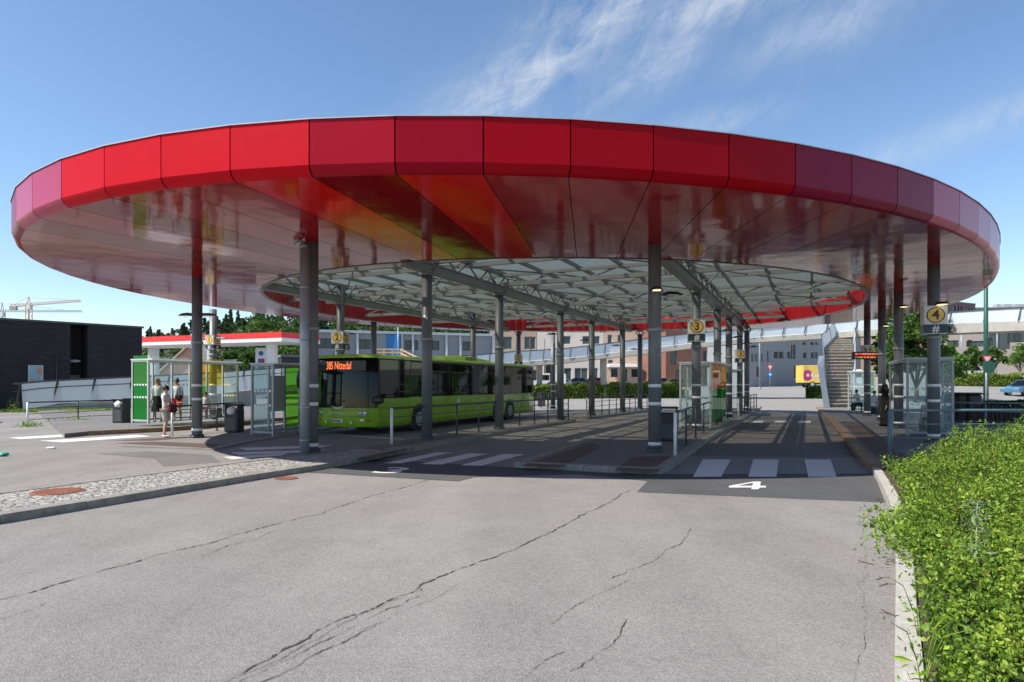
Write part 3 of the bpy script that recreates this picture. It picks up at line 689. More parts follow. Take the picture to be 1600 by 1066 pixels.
b.build('rim_trim', M['steel_light'], canopy)
# translucent corrugated deck over the opening
m, t, p = newmat('translucent_deck'); out = t.nodes['Material Output']
p.inputs['Base Color'].default_value = (0.34, 0.38, 0.365, 1); p.inputs['Roughness'].default_value = 0.45
tl = t.nodes.new('ShaderNodeBsdfTranslucent'); tl.inputs[0].default_value = (0.20, 0.225, 0.215, 1)
tr = t.nodes.new('ShaderNodeBsdfTransparent'); tr.inputs[0].default_value = (0.62, 0.59, 0.52, 1)
a1 = t.nodes.new('ShaderNodeMixShader'); a1.inputs[0].default_value = 0.55; lnk(t, p.outputs[0], a1.inputs[1]); lnk(t, tl.outputs[0], a1.inputs[2])
a2 = t.nodes.new('ShaderNodeMixShader'); a2.inputs[0].default_value = 0.52; lnk(t, tr.outputs[0], a2.inputs[1]); lnk(t, a1.outputs[0], a2.inputs[2]); lnk(t, a2.outputs[0], out.inputs[0])
M['deck'] = m
u2, v2 = np.array([U.x, U.y]), np.array([V.x, V.y])
def extents(P, off):
    """interval along V cut from polygon P by the line at distance off along U"""
    a = P @ u2 - off; w = P @ v2; a2_ = np.roll(a, -1); w2_ = np.roll(w, -1); k = (a * a2_) < 0
    x = w[k] + (w2_[k] - w[k]) * (-a[k]) / (a2_[k] - a[k]); return (x.min(), x.max()) if len(x) > 1 else None
def extents_u(P, off):
    a = P @ v2 - off; w = P @ u2; a2_ = np.roll(a, -1); w2_ = np.roll(w, -1); k = (a * a2_) < 0
    x = w[k] + (w2_[k] - w[k]) * (-a[k]) / (a2_[k] - a[k]); return (x.min(), x.max()) if len(x) > 1 else None
su = HOLE @ u2; lo, hi = su.min() + 0.05, su.max() - 0.05
b = MB(); prev = None; i = 0; pitch = 0.0575; o_ = lo
while o_ < hi:
    e = extents(HOLE, o_); z = DZ + (0.0, 0.045, 0.045, 0.0)[i % 4]
    if e:
        pa = u2 * o_ + v2 * e[0]; pb = u2 * o_ + v2 * e[1]; cur = [(pa[0], pa[1], z), (pb[0], pb[1], z)]
        if prev: b.quad(prev[0], prev[1], cur[1], cur[0])
        prev = cur
    i += 1; o_ += pitch
b.build('roof_deck', M['deck'], canopy)

# columns
def P2(v): return np.array([v.x, v.y])
rowB = [(667, 20.1), (780, 24.7), (875.6, 30.9), (924.6, 35.3), (972.7, 40.2)]
rowB = [at(a, y) for a, y in rowB] + [at(1000, 44.6)]
rowC = [at(1023, 16.5), at(1088, 24.0), at(1121, 29.3), at(1139, 33.4), at(1156, 38.3), at(1167, 42.0)]
rowA = [at(532, 27.4), at(739, 38.4), at(810, 44.0)]
ring_cols = [at(487, 16.2), at(308, 21.6), at(333, 30.6), at(584, 37.0), at(864, 45.0), at(1459, 19.2), at(1404, 25.3), at(1378, 30.2), at(1355, 35.0)]
CR = 0.165
def column(p, top, bands=True, base=IZ, rad=CR):
    b = MB(); b.tube((p.x, p.y, base - .02), (p.x, p.y, top), rad, n=24); c = b.build('column', M['steel'], canopy)
    b = MB(); b.tube((p.x, p.y, base - .02), (p.x, p.y, base + 0.07), rad + 0.07, rad + 0.05, n=20)
    for k in range(6):
        a = k * math.pi / 3; b.tube((p.x + (rad + .045) * math.cos(a), p.y + (rad + .045) * math.sin(a), base + .06), (p.x + (rad + .045) * math.cos(a), p.y + (rad + .045) * math.sin(a), base + .10), 0.016, n=6)
    b.build('base_plate', M['darkrail'], c)
    b = MB(); b.tube((p.x, p.y, CZ + 1.35), (p.x, p.y, CZ + 1.43), rad + 0.03, n=20); b.build('joint_collar', M['steel_light'], c)
    if bands:
        for z in (0.27, 1.30, 1.76):
            b = MB(); b.tube((p.x, p.y, z), (p.x, p.y, z + 0.085), rad + 0.004, n=24); b.build('marking_band', M['white'], c)
    return c
for k, p in enumerate(rowC): column(p, SZ + 0.01 if k == 0 else SZ - 0.06)
for p in rowB: column(p, SZ - 0.10, bands=False)
for p in rowA: column(p, SZ + 0.6)
for k, p in enumerate(ring_cols): column(p, SZ + 0.005, base=AZ if k == 1 else 0.12)
# round bracket beside the first columns and the downpipe
pp = at(476, 15.75); b = MB(); b.tube((pp.x, pp.y, IZ - .02), (pp.x, pp.y, SZ - 0.22), 0.115, n=20)
b.path([Vector((pp.x, pp.y, SZ - .24)), Vector((pp.x - .05, pp.y + .01, SZ - .13)), Vector((pp.x - .17, pp.y + .03, SZ - .07)), Vector((pp.x - .2, pp.y + .03, SZ))], 0.10, 14)
for z in (0.45, 1.25, 2.9, 4.2): b.tube((pp.x, pp.y, z), (pp.x, pp.y, z + .04), 0.128, n=20)
b.build('downpipe', M['galv'], canopy)

# main beams along the rows and lattice trusses across
BZ = SZ - 0.10
def seg_main(w, name='main_beam'):
    e = extents_u(HOLE, w)
    if not e: return
    p0 = Vector((*(u2 * (e[0] + .05) + v2 * w), 0)); p1 = Vector((*(u2 * (e[1] - .05) + v2 * w), 0)); L = (p1 - p0).length
    b = MB(); b.bar(p0 + UP * (BZ + .14), p1 + UP * (BZ + .14), 0.20, 0.26)
    b.bar(p0 + UP * (BZ + 0.02), p1 + UP * (BZ + .02), 0.30, 0.03); b.bar(p0 + UP * (BZ + 0.28), p1 + UP * (BZ + .28), 0.30, 0.03)
    b.bar(p0 + UP * (DZ - .12), p1 + UP * (DZ - .12), 0.12, 0.12)
    k = int(L / 1.5)
    for j in range(k):
        a = p0.lerp(p1, j / k); c = p0.lerp(p1, (j + .5) / k); d = p0.lerp(p1, (j + 1) / k)
        b.tube(a + UP * (BZ + .28), c + UP * (DZ - .15), 0.035, n=8); b.tube(c + UP * (DZ - .15), d + UP * (BZ + .28), 0.035, n=8)
    b.build(name, M['steel_beam'], canopy)
wB = float(np.mean([P2(p) @ v2 for p in rowB])); wC = float(np.mean([P2(p) @ v2 for p in rowC[1:]])); wA = float(np.mean([P2(p) @ v2 for p in rowA]))
print('beam offsets', wA, wB, wC)
for w in (wA, wB, wC): seg_main(w)
def purlin(w):
    e = extents_u(HOLE, w)
    if not e: return
    p0 = Vector((*(u2 * (e[0] + .05) + v2 * w), DZ - .07)); p1 = Vector((*(u2 * (e[1] - .05) + v2 * w), DZ - .07))
    b = MB(); b.bar(p0, p1, 0.09, 0.12); b.build('purlin', M['steel_beam'], canopy)
for w in np.arange(wA - 6.5, wC + 10, 1.55): purlin(w)
cu = sorted([float(P2(p) @ u2) for p in rowB]); cu = [cu[0] - 2.2] + cu
for o_ in cu + [cu[-1] + 2.4]:
    e = extents(HOLE, o_)
    if not e or e[1] - e[0] < 2: continue
    p0 = Vector((*(u2 * o_ + v2 * (e[0] + .05)), 0)); p1 = Vector((*(u2 * o_ + v2 * (e[1] - .05)), 0)); L = (p1 - p0).length
    b = MB(); z0 = BZ + 0.36; z1 = DZ - 0.17
    b.bar(p0 + UP * z0, p1 + UP * z0, 0.15, 0.15); b.bar(p0 + UP * z1, p1 + UP * z1, 0.12, 0.10)
    k = max(2, int(L / 2.3))
    for j in range(k):
        a = p0.lerp(p1, j / k); c = p0.lerp(p1, (j + .5) / k); d = p0.lerp(p1, (j + 1) / k)
        b.tube(a + UP * z0, c + UP * z1, 0.04, n=8); b.tube(c + UP * z1, d + UP * z0, 0.04, n=8)
    b.build('cross_truss', M['steel_beam'], canopy)
for o_ in [(a + c) / 2 for a, c in zip(cu[:-1], cu[1:])]:
    e = extents(HOLE, o_)
    if not e or e[1] - e[0] < 2: continue
    p0 = Vector((*(u2 * o_ + v2 * (e[0] + .05)), DZ - .2)); p1 = Vector((*(u2 * o_ + v2 * (e[1] - .05)), DZ - .2)); b = MB(); b.bar(p0, p1, .10, .14); b.build('cross_beam', M['steel_beam'], canopy)
# struts from column heads up to the trusses
for p in rowA + rowB + rowC[1:]:
    b = MB()
    for s, d in ((1, U), (-1, U), (1, V), (-1, V)):
        b.tube(Vector((p.x, p.y, BZ - 0.0)) + d * s * .16, Vector((p.x, p.y, DZ - .15)) + d * s * 0.85, 0.035, n=8)
    b.tube((p.x, p.y, BZ - .06), (p.x, p.y, BZ), 0.24, n=16)
    b.build('column_head', M['steel_beam'], canopy)
# thin cross bracing under the deck
b = MB(); ws = np.arange(wA - 4.6, wC + 8, 4.6)
for a, c in zip(cu[1:-1], cu[2:]):
    for w0, w1 in zip(ws[:-1], ws[1:]):
        for s in (0, 1):
            q0 = u2 * a + v2 * (w1 if s else w0); q1 = u2 * c + v2 * (w0 if s else w1)
            ok = True
            for q, oo in ((q0, a), (q1, c)):
                e = extents(HOLE, oo)
                if not e or not (e[0] < q @ v2 < e[1]): ok = False
            if ok: b.tube((q0[0], q0[1], DZ - .2), (q1[0], q1[1], DZ - .2), 0.028, n=6)
b.build('wind_bracing', M['steel_beam'], canopy)
# ------------------------------------------------------------------ lamps on the columns
def col_lamp(p, z, side, label, size=1.0, d=V):
    t = thing('column_lamp', label, 'lamp', (p.x, p.y, z), math.atan2(d.y * side, d.x * side), 'small lamps on the canopy columns')
    b = MB(); b.bar((CR - .02, 0, 0), (CR + .22 * size, 0, 0.03), 0.05, 0.05); b.build('bracket', M['black'], t, True)
    b = MB(); L = 0.62 * size
    prof_ = [(0, -.10, .05), (.12, -.15, .085), (.40, -.15, .075), (.62, -.06, .03)]
    vs = []
    for x, y, h in prof_:
        X = CR + .08 + x * size; vs += [(X, y, 0), (X, -y, 0), (X, -y * .6, h), (X, y * .6, h)]
    fs = [(4 * i + j, 4 * i + 4 + j, 4 * i + 4 + (j + 1) % 4, 4 * i + (j + 1) % 4) for i in range(3) for j in range(4)] + [(0, 1, 2, 3), (15, 14, 13, 12)]
    b.add(vs, [f[::-1] for f in fs]); b.build('housing', M['black'], t, True)
    b = MB(); b.box((CR + .08 + .28 * size, 0, -0.008), (.34 * size, .19, .012)); b.build('diffuser', M['lamp'] if 'lit' in label else M['white'], t, True)
col_lamp(ring_cols[1], CZ + 2.33, -1, 'black wing lamp on the left of the leftmost tall column')
col_lamp(ring_cols[1], CZ + 2.28, 1, 'black wing lamp on the right of the leftmost tall column')
col_lamp(ring_cols[2], CZ + 2.15, -1, 'dark lamp on the left of the column carrying sign 1')
col_lamp(ring_cols[2], CZ + 2.15, 1, 'dark lamp on the right of the column carrying sign 1')
fr = Vector((-.1, -1, 0)).normalized()
col_lamp(rowC[0], CZ + 2.36, 1, 'lit yellow lamp facing the road on the column at lane 4', .6, fr)
col_lamp(rowC[0], CZ + 2.30, 1, 'black lamp on the far right side of the column at lane 4', .8, (V + U * .6).normalized())
for k, p in enumerate(rowB[1:], 1):
    col_lamp(p, CZ + 2.4, -1, 'lamp on the left of the %s column beyond the bus-side railing' % ['', 'second', 'third', 'fourth', 'fifth', 'sixth'][k], .7)
for k, p in enumerate(rowC[2:], 1):
    col_lamp(p, CZ + 2.4, 1, 'lamp on the right of the %s column behind the large sign 3' % ['', 'first', 'second', 'third', 'fourth'][k], .7)
col_lamp(rowA[0], CZ + 2.1, 1, 'lamp on the column carrying the large sign 2', .8)
col_lamp(ring_cols[4], CZ + 2.4, -1, 'lamp on the far column in front of the hedge beyond the bus', .8)
col_lamp(ring_cols[5], CZ + 2.33, 1, 'lit yellow lamp above the large sign 4', .7, fr)
col_lamp(ring_cols[6], CZ + 3.0, 1, 'lit lamp on the thick column behind the large sign 4', .6, fr)
col_lamp(ring_cols[7], CZ + 2.7, 1, 'lit lamp on the thinner column left of the thick one at stop 4', .6, fr)

# ------------------------------------------------------------------ numbered stop signs
def stop_sign(p, zc, s, num, label, hashm=True, dual=False, yaw=0.0, hang=0.0):
    t = thing('stop_sign', label, 'sign', (p.x, p.y, zc), yaw, 'numbered stop signs on the columns')
    w, h = 0.60 * s, 0.82 * s; d = w / 2 + 0.01
    b = MB(); b.cbox((0, 0, h * .165), (w, w, h * .67), .012); b.build('sign_box', M['signwhite'], t, True)
    b = MB(); b.cbox((0, 0, -h * .335), (w, w, h * .33), .01); b.build('lower_box', M['signnavy'], t, True)
    for z in (h * .5, -h * .5): b = MB(); b.cbox((0, 0, z), (w + .03, w + .03, .025), .005); b.build('edge_frame', M['alu'], t, True)
    faces = [((0, -1, 0), 0)] + ([((1, 0, 0), 90)] if dual else [])
    for (nx_, ny_, _), a in faces:
        c = Vector((nx_, ny_, 0)) * (w / 2); r = w * .39
        n_ = Vector((nx_, ny_, 0)); cc = c + UP * h * .165
        b = MB(); b.tube(cc, cc + n_ * 0.008, r, n=32); b.build('number_ring', M['black'], t, True)
        b = MB(); b.tube(cc, cc + n_ * 0.013, r * .88, n=32); b.build('number_disc', M['yellow'], t, True)
        text('number', num, M['black'], r * 1.75, cc + n_ * .017, (R(90), 0, R(a)), t, .002, bold=.006 * s, local=True)
        if hashm: text('stop_symbol', '#', M['signwhite'], r * 1.25, c + UP * -h * .335 + n_ * .012, (R(90), 0, R(a)), t, .002, bold=.008 * s, local=True)
stop_sign(rowC[1], CZ + 1.99, 1.0, '3', 'large white sign with a yellow disc 3 and a hash mark below', yaw=R(-12))
stop_sign(ring_cols[5], CZ + 1.90, 1.0, '4', 'large white sign with a yellow disc 4 on the right column', yaw=R(-24))
stop_sign(rowC[4], CZ + 1.65, .9, '3', 'small distant white sign with a yellow disc 3 near the footbridge', yaw=R(-12))
stop_sign(rowA[0], CZ + 1.84, .93, '2', 'white box sign with yellow discs 2 above the front of the bus', dual=True, yaw=R(-15))
stop_sign(rowA[2], CZ + 1.65, .92, '2', 'small distant white sign with a yellow disc 2 behind the bus roof')
stop_sign(ring_cols[2], CZ + 1.98, .8, '1', 'white box sign with two yellow discs 1 above the left shelter', dual=True, yaw=R(-18))
stop_sign(ring_cols[8], CZ + 1.75, .85, '4', 'small shaded sign with a yellow disc 4 above the orange display', hashm=False)
# orange departure display
dp = at(1352, 34.4, CZ + 1.52); t = thing('departure_display', 'long dark display with glowing orange text near the stairs', 'display', dp)
b = MB(); b.cbox((0, 0, 0), (1.38, .18, .40), .015); b.build('housing', M['black'], t, True)
b = MB(); b.bar((0, 0, .2), (0, 0, .45), .06, .06, Vector((1, 0, 0))); b.build('bracket', M['steel'], t, True)
b = MB()
for r_, row in enumerate(((-.58, .25), (-.58, .52))):
    x = row[0]; rr = random.Random(3 + r_)
    while x < row[1] + (.0 if r_ else .3):
        w_ = rr.uniform(.02, .05); b.box((x + w_ / 2, -.094, .08 - .17 * r_), (w_, .006, rr.choice((.06, .08, .09)))); x += w_ + rr.choice((.015, .02, .06))
b.build('led_text', M['orange_led'], t, True)

# ------------------------------------------------------------------ railings
def railing(label, pts, ends=(False, False), h=1.02, group='steel railings between the lanes', bars=(0.25, 0.5, 0.75), mat=None, wm_=None, pr=0.028, cat='railing'):
    mat = mat or M['darkrail']; t = thing('railing', label, cat, pts[0], 0, group)
    for i, p in enumerate(pts):
        w = (i == 0 and ends[0]) or (i == len(pts) - 1 and ends[1])
        b = MB(); rr = pr * (1.45 if w else 1); b.tube((p.x, p.y, p.z - .02), (p.x, p.y, p.z + h + (.0 if not w else .01)), rr, n=12)
        if not w: b.tube((p.x, p.y, p.z - .01), (p.x, p.y, p.z + .02), .065, n=12)
        b.build('post', M['white'] if w else mat, t)
    b = MB()
    for a, c in zip(pts[:-1], pts[1:]): b.tube(a + UP * h, c + UP * h, .030, n=10)
    b.build('top_rail', mat, t)
    for k in bars:
        b = MB()
        for a, c in zip(pts[:-1], pts[1:]): b.tube(a + UP * h * k, c + UP * h * k, .014, n=8)
        b.build('rail_bar', mat, t)
    return t
railing('long dark railing with a white end post beside the green bus', [G(x, y, IZ) for x, y in ((612, 694), (662, 686.5), (713.5, 679), (748, 673.5), (776, 669.5), (812, 664.6), (835, 661), (856, 658.5), (874, 656.5), (888, 655.4))], (True, False))
railing('farther dark railing with a white end post behind the thin columns', [G(x, y, IZ) for x, y in ((916.7, 651.5), (923, 650.5), (940.6, 648), (952, 646.5), (963, 645.2), (974, 644), (984, 643), (992.6, 642), (1002, 641.2), (1011, 640.4))], (True, False))
railing('near dark railing with a white end post along lane 4', [G(x, y, IZ) for x, y in ((1055, 711), (1072, 695.5), (1087, 684.5), (1099.5, 675.5), (1110.6, 668.5), (1119.5, 663.5), (1127, 659.5), (1137, 655))], (True, False))
railing('far dark railing with a white end post at the end of lane 4', [G(x, y, IZ) for x, y in ((1153.7, 653.6), (1158, 650.5), (1163, 647.5), (1168, 645), (1173, 642.8), (1178, 640.9), (1182, 639.4))], (True, False))
railing('dark railing that the man in the white shirt holds', [G(x, y, AZ) for x, y in ((269, 681), (339, 672.5), (378, 666))], (True, False), mat=M['black'])
railing('dark railing with a grey end post before the ramp', [G(x, y, 0) for x, y in ((43, 665), (122, 659.5), (196, 655.5))], (True, False), mat=M['black'])
railing('blue grey railing at the end of the foreground hedge', [G(1391, 727.5, IZ), at(1625, 13.55, IZ), at(1830, 13.55, IZ)], (False, False), h=1.17, mat=M['bluerail'], pr=.05, bars=(.25, .5, .75))
railing('low grey railing behind the waste containers at right', [at(1478, 24, .1), at(1540, 23.4, .1), at(1610, 22.8, .1), at(1660, 22, .1)], h=1.05, mat=M['bluerail'], bars=(.35, .7))
railing('short dark railing far behind the bus', [G(x, y, .1) for x, y in ((831, 638), (845, 636.5), (857, 635.5), (880, 634))], mat=M['black'])

# ------------------------------------------------------------------ litter bins
def bin_(label, p, rz=0, h=.98, bag=False):
    t = thing('litter_bin', label, 'litter bin', p, rz, 'litter bins at the stops')
    b = MB(); b.cbox((0, 0, h * .42), (.56, .46, h * .84), .03); b.build('body', M['black'], t, True)
    for x in (-.25, .25): b = MB(); b.box((x, 0, h * .91), (.04, .4, h * .18)); b.build('side_support', M['black'], t, True)
    b = MB(); b.cbox((0, 0, h), (.62, .52, .06), .025); b.build('lid', M['black'], t, True)
    b = MB(); b.cbox((0, -.235, h * .3), (.40, .02, h * .45), .004); b.build('front_plate', M['darkrail'], t, True)
    if bag:
        b = MB(); b.smooth = True; rr = random.Random(5)
        b.ball((0, -.16, h * .78), (.21, .16, .16), 10, 7); b.v = [(x + rr.gauss(0, .012), y + rr.gauss(0, .012), z + rr.gauss(0, .012)) for x, y, z in b.v]
        b.build('bag', M['cloth_white'], t, True)
bin_('black litter bin with a white bag beside the green glass panel', G(190, 661, 0.14), R(-12), 1.05, True)
bin_('black litter bin in front of the clear glass shelter', G(366, 675, AZ), R(-8), 1.02, True)
bin_('black litter bin between the lane 4 column and the white post', G(1044, 688, IZ), R(-15), 1.0)
bin_('small black litter bin among the waiting people at stop 4', G(1371, 646, IZ), 0, .85)
bin_('dark litter bin far behind the rear of the bus', G(846, 636, .05), 0, 1.1)

# ------------------------------------------------------------------ shelters
def glass_panel(t, p0, d, w, z0, z1, mat, dots=True, name='glass_panel'):
    a = Vector(p0); b = MB(); n_ = Vector((d.y, -d.x, 0)); b.obox(a + UP * z0, d * w, n_ * .012, UP * (z1 - z0)); o = b.build(name, mat, t)
    if dots:
        b = MB(); k = max(3, int(w / .16))
        for z in (1.02, 1.52):
            for i in range(k): b.obox(a + d * (w * (i + .22) / k) - n_ * .004 + UP * z, d * (w / k * .55), n_ * .02, UP * .07)
        b.build('marking_dots', M['white'], o)
    return o
def frame_bay(t, p0, d, w, z1, mat=None, mid=()):
    mat = mat or M['alu']
    for x in [0, w] + list(mid):
        b = MB(); q = Vector(p0) + d * x; b.box((q.x, q.y, z1 / 2 + Vector(p0).z / 2), (.07, .07, z1 - Vector(p0).z), math.atan2(d.y, d.x)); b.build('frame_post', mat, t)
    for z in (Vector(p0).z + .12, z1 - .035):
        b = MB(); a = Vector((p0[0], p0[1], z)); b.bar(a, a + d * w, .06, .065); b.build('frame_rail', mat, t)
def bench(label, p, d, L=1.6, h=.46, group='benches in the shelters'):
    t = thing('bench', label, 'bench', p, math.atan2(d.y, d.x), group)
    b = MB()
    for i in range(4): b.cbox((L / 2, -.16 + i * .105, h), (L, .085, .035), .008)
    b.build('seat', M['wood'] if 'timber' in label else M['steel_light'], t, True)
    for x in (.2, L - .2):
        b = MB(); b.box((x, 0, h / 2), (.06, .34, h)); b.build('leg', M['darkrail'], t, True)
def shelter(label, A, L, D, z0, H=2.5, end='glass', backs=(), roof=True, far_end='glass', frame=None, side=-1):
    """A: near corner on the lane side; the shelter runs along U, its depth goes to side*V"""
    t = thing('bus_shelter', label, 'bus shelter', (A.x, A.y, 0), 0, 'glass bus shelters'); A = Vector((A.x, A.y, z0)); zt_ = z0 + H
    Bk = A + V * side * D
    frame_bay(t, Bk if side < 0 else A, V, D, zt_, frame)
    glass_panel(t, (Bk if side < 0 else A) + V * .05, V, D - .1, z0 + .14 - z0 + 0, zt_ - .08, M[end] if end in M else M['glass'])
    n_ = len(backs); w = L / n_
    frame_bay(t, Bk, U, L, zt_, frame, [w * i for i in range(1, n_)])
    for i, m_ in enumerate(backs):
        q = Bk + U * (w * i + .05)
        if isinstance(m_, tuple):
            glass_panel(t, q, U, w - .1, z0 + .14, z0 + 1.25, M[m_[0]], False); glass_panel(t, q, U, w - .1, z0 + 1.27, zt_ - .08, M[m_[1]], False)
        elif m_ == 'board':
            b = MB(); b.obox(q + UP * .8, U * (w - .1), V * .05, UP * 1.3); b.build('notice_board', M['alu'], t)
        else: glass_panel(t, q, U, w - .1, z0 + .14, zt_ - .08, M[m_])
    fe = Bk + U * L; frame_bay(t, fe if side < 0 else A + U * L, V, D, zt_, frame)
    glass_panel(t, (fe if side < 0 else A + U * L) + V * .05, V, D - .1, z0 + .14, zt_ - .08, M[far_end])
    if roof:
        b = MB(); q = (Bk if side < 0 else A) - V * .06 - U * .06; b.obox(q + UP * H, V * (D + .35) if side < 0 else V * (D + .12), U * (L + .12), UP * .05); b.build('roof', M['frosted'], t)
        b = MB(); b.bar(A + UP * (H - .03), A + UP * (H - .03) + U * L, .06, .08); b.build('front_beam', frame or M['alu'], t)
    return t
sh1 = at(232, 25.6); shelter('left shelter with a green glass end and three people inside', sh1, 4.4, .95, .26, 2.55, 'glass_green', ('glass', 'glass', 'glass', ('glass_mid', 'glass_yellow'), ('glass', 'glass_yellow')))
bench('timber bench in the left shelter under the seated child', Vector((sh1.x, sh1.y, .29)) - V * .62 + U * 1.2, U, 2.9)
sh2 = at(427, 22.0); shelter('grey framed clear shelter behind the litter bin and left of the bus', sh2, 3.8, .98, AZ, 2.48, 'glass', ('glass', 'board', 'glass_lime', 'glass_mid', 'glass'), frame=M['galv'])
sh3 = at(1110, 24.9); shelter('shelter with orange and green glass behind the large sign 3', sh3, 4.9, 1.15, IZ, 2.55, 'glass', ('glass', 'glass', 'glass'), far_end='glass')
t3 = [o for o in bpy.data.objects if o.get('label', '').startswith('shelter with orange')][0]
for i in range(5): glass_panel(t3, Vector((sh3.x, sh3.y, IZ)) + U * (.98 * i + .04) + V * .02, U, .9, .26, 1.5, M['glass_green'], False); glass_panel(t3, Vector((sh3.x, sh3.y, IZ)) + U * (.98 * i + .04) + V * .02, U, .9, 1.52, 2.58, M['glass_orange'], False)
bench('grey bench in the shelter at lane 4', Vector((sh3.x, sh3.y, IZ)) - V * .9 + U * .8, U, 2.2)
sh4 = at(1152, 35.6); shelter('distant clear shelter at the far end of lane 4', sh4 - V * .3, 4.2, 1.1, IZ, 2.5, 'glass', ('glass', 'glass_lime', 'glass'))
sh5 = at(1418, 21.2); shelter('large clear shelter at stop 4 with a person sitting inside', sh5, 5.0, 1.25, IZ, 2.55, 'glass', ('glass', 'glass', 'glass'), frame=M['galv'], side=1)
bench('grey bench in the large shelter under the seated person', Vector((sh5.x, sh5.y, IZ)) + V * .75 + U * .3, U, 1.8)
sh6 = at(1330, 41); shelter('green glass shelter beside the foot of the stairs', sh6, 3.2, 1.3, IZ, 2.5, 'glass', ('glass_lime', 'glass_mid'), side=1)
bench('far bench under the two people waiting near the stairs', at(1340, 38.9, IZ), V, 1.5)
# ------------------------------------------------------------------ bus
def make_bus():
    L, Wd, H = 14.4, 2.85, 2.92
    fc = G(588, 681, 0)            # front corner on the camera's right
    t = thing('city_bus', 'bright green city bus with black windows showing 385 Nittedal', 'bus', (fc.x, fc.y, 0), math.atan2(U.y, U.x))
    # local frame: x runs back along the bus, y to its right-hand side is +; visible side is y = 0 (towards -y is out)
    def plan(d):                                    # closed plan outline, inset d; front (x=0) bulges forward
        pts = []
        hw = Wd / 2; cy = hw
        for k in range(13):                         # front curve from y=0 side to y=Wd side
            a = -1 + 2 * k / 12; y = cy + a * (hw - d); x = -0.34 * (1 - abs(a) ** 2.6) + d + 0.02 * 0
            pts.append((x + (0.10 * max(0, abs(a) - .9) / .1), y))
        for k in range(1, 25): pts.append((0.1 + d + (L - .2 - 2 * d) * k / 24, Wd - d))
        for k in range(1, 8): a = k / 7; pts.append((L - d, Wd - d - (Wd - 2 * d) * a))
        for k in range(1, 24): pts.append((L - .1 - d - (L - .2 - 2 * d) * k / 24, d))
        return pts
    N = len(plan(0))
    def shell(name, zs, i0, i1, mat, par, close=False, push=0.0):
        b = MB(); b.smooth = True; idx = list(range(i0, i1 + 1)); rows = []
        for z, d in zs:
            P_ = plan(d - push); rows.append([(P_[i % N][0], P_[i % N][1], z) for i in idx])
        w = len(idx); vs = [v for r_ in rows for v in r_]
        fs = [(r_ * w + i, (r_ + 1) * w + i, (r_ + 1) * w + i + 1, r_ * w + i + 1) for r_ in range(len(rows) - 1) for i in range(w - 1)]
        b.add(vs, fs)
        if close: b.smooth = False; q = plan(zs[-1][1] - push); b.add([(x, y, zs[-1][0]) for x, y in q], [tuple(range(N - 1, -1, -1))])
        return b.build(name, mat, par, True)
    # plan index: 0..12 front, 12..36 far side, 36..43 rear, 43.. visible side back to 0
    shell('lower_body', [(.30, .05), (.36, .015), (.5, 0), (1.30, 0), (1.34, .0)], 0, N, M['bus_green'], t)
    body = shell('upper_body', [(1.34, .0), (2.70, .015), (2.80, .02)], 12, N, M['black'], t)
    shell('roof', [(2.79, .012), (2.84, .03), (2.89, .10), (2.93, .25)], 0, N, M['bus_lime'], t, True)
    b = MB(); b.box((L / 2, Wd / 2, .33), (L - .3, Wd - .25, .1)); b.build('chassis', M['black'], t, True)
    ws = shell('windscreen', [(.98, -.004), (1.2, .0), (2.2, .03), (2.62, .07), (2.80, .13)], 0, 12, M['glass_dark'], t, push=.012)
    shell('front_panel', [(1.02, -.001), (1.34, .0)], 0, 12, M['bus_green'], t)
    # windows along the visible side
    xs = [0.16, 1.35, 2.15, 3.55, 5.1, 6.65, 8.2, 9.75, 11.3, 12.85, 14.15]
    for a, c in zip(xs[:-1], xs[1:]):
        b = MB(); b.cbox(((a + c) / 2, -.006, 2.03), (c - a - .03, .02, 1.34 if a > 2 else 1.42), .01); w_ = b.build('side_window', M['glass_dark'], t, True)
        if a > 3: b = MB(); b.box(((a + c) / 2, -.018, 2.36), (c - a - .07, .012, .02)); b.build('vent_bar', M['black'], w_, True)
    b = MB(); b.box((L / 2, -.004, 2.80), (L - .25, .012, .04)); b.build('roof_gutter', M['bus_green'], t, True)
    for z in (.98, .62): 
        b = MB(); b.box((L / 2, -.001, z), (L - .3, .006, .012)); b.build('panel_seam', M['black'], t, True)
    for x in (2.1, 4.9, 6.6, 8.4): b = MB(); b.box((x, -.001, .82), (.012, .006, .9)); b.build('panel_seam', M['black'], t, True)
    # wheels
    def wheel(x, y0, sgn):
        b = MB(); b.tube((x, y0 - sgn * .012, .5), (x, y0 + sgn * .3, .5), .56, n=32); b.box((x, y0 + sgn * .14, .25), (1.12, .30, .2)); b.build('wheel_arch', M['black'], t, True)
        w_ = bpy.data.objects.new('wheel', None); w_.empty_display_size = .2; COL.objects.link(w_); w_.parent = t; w_.location = (x, y0, .47)
        b = MB(); b.tube((0, -sgn * .02, 0), (0, sgn * .26, 0), .46, n=32); b.build('tyre', M['rubber'], w_, True)
        b = MB(); b.tube((0, -sgn * .035, 0), (0, sgn * .03, 0), .28, n=24)
        for k in range(10):
            a = k * math.pi / 5; b.tube((.2 * math.cos(a), -sgn * .05, .2 * math.sin(a)), (.2 * math.cos(a), 0, .2 * math.sin(a)), .022, n=6)
        b.tube((0, -sgn * .07, 0), (0, 0, 0), .1, n=16); b.build('rim', M['galv'], w_, True)
    for x in (2.78, 9.85, 11.25):
        wheel(x, 0, 1); wheel(x, Wd, -1)
    # roof pod
    b = MB(); b.smooth = True; vs = []; n_ = 14
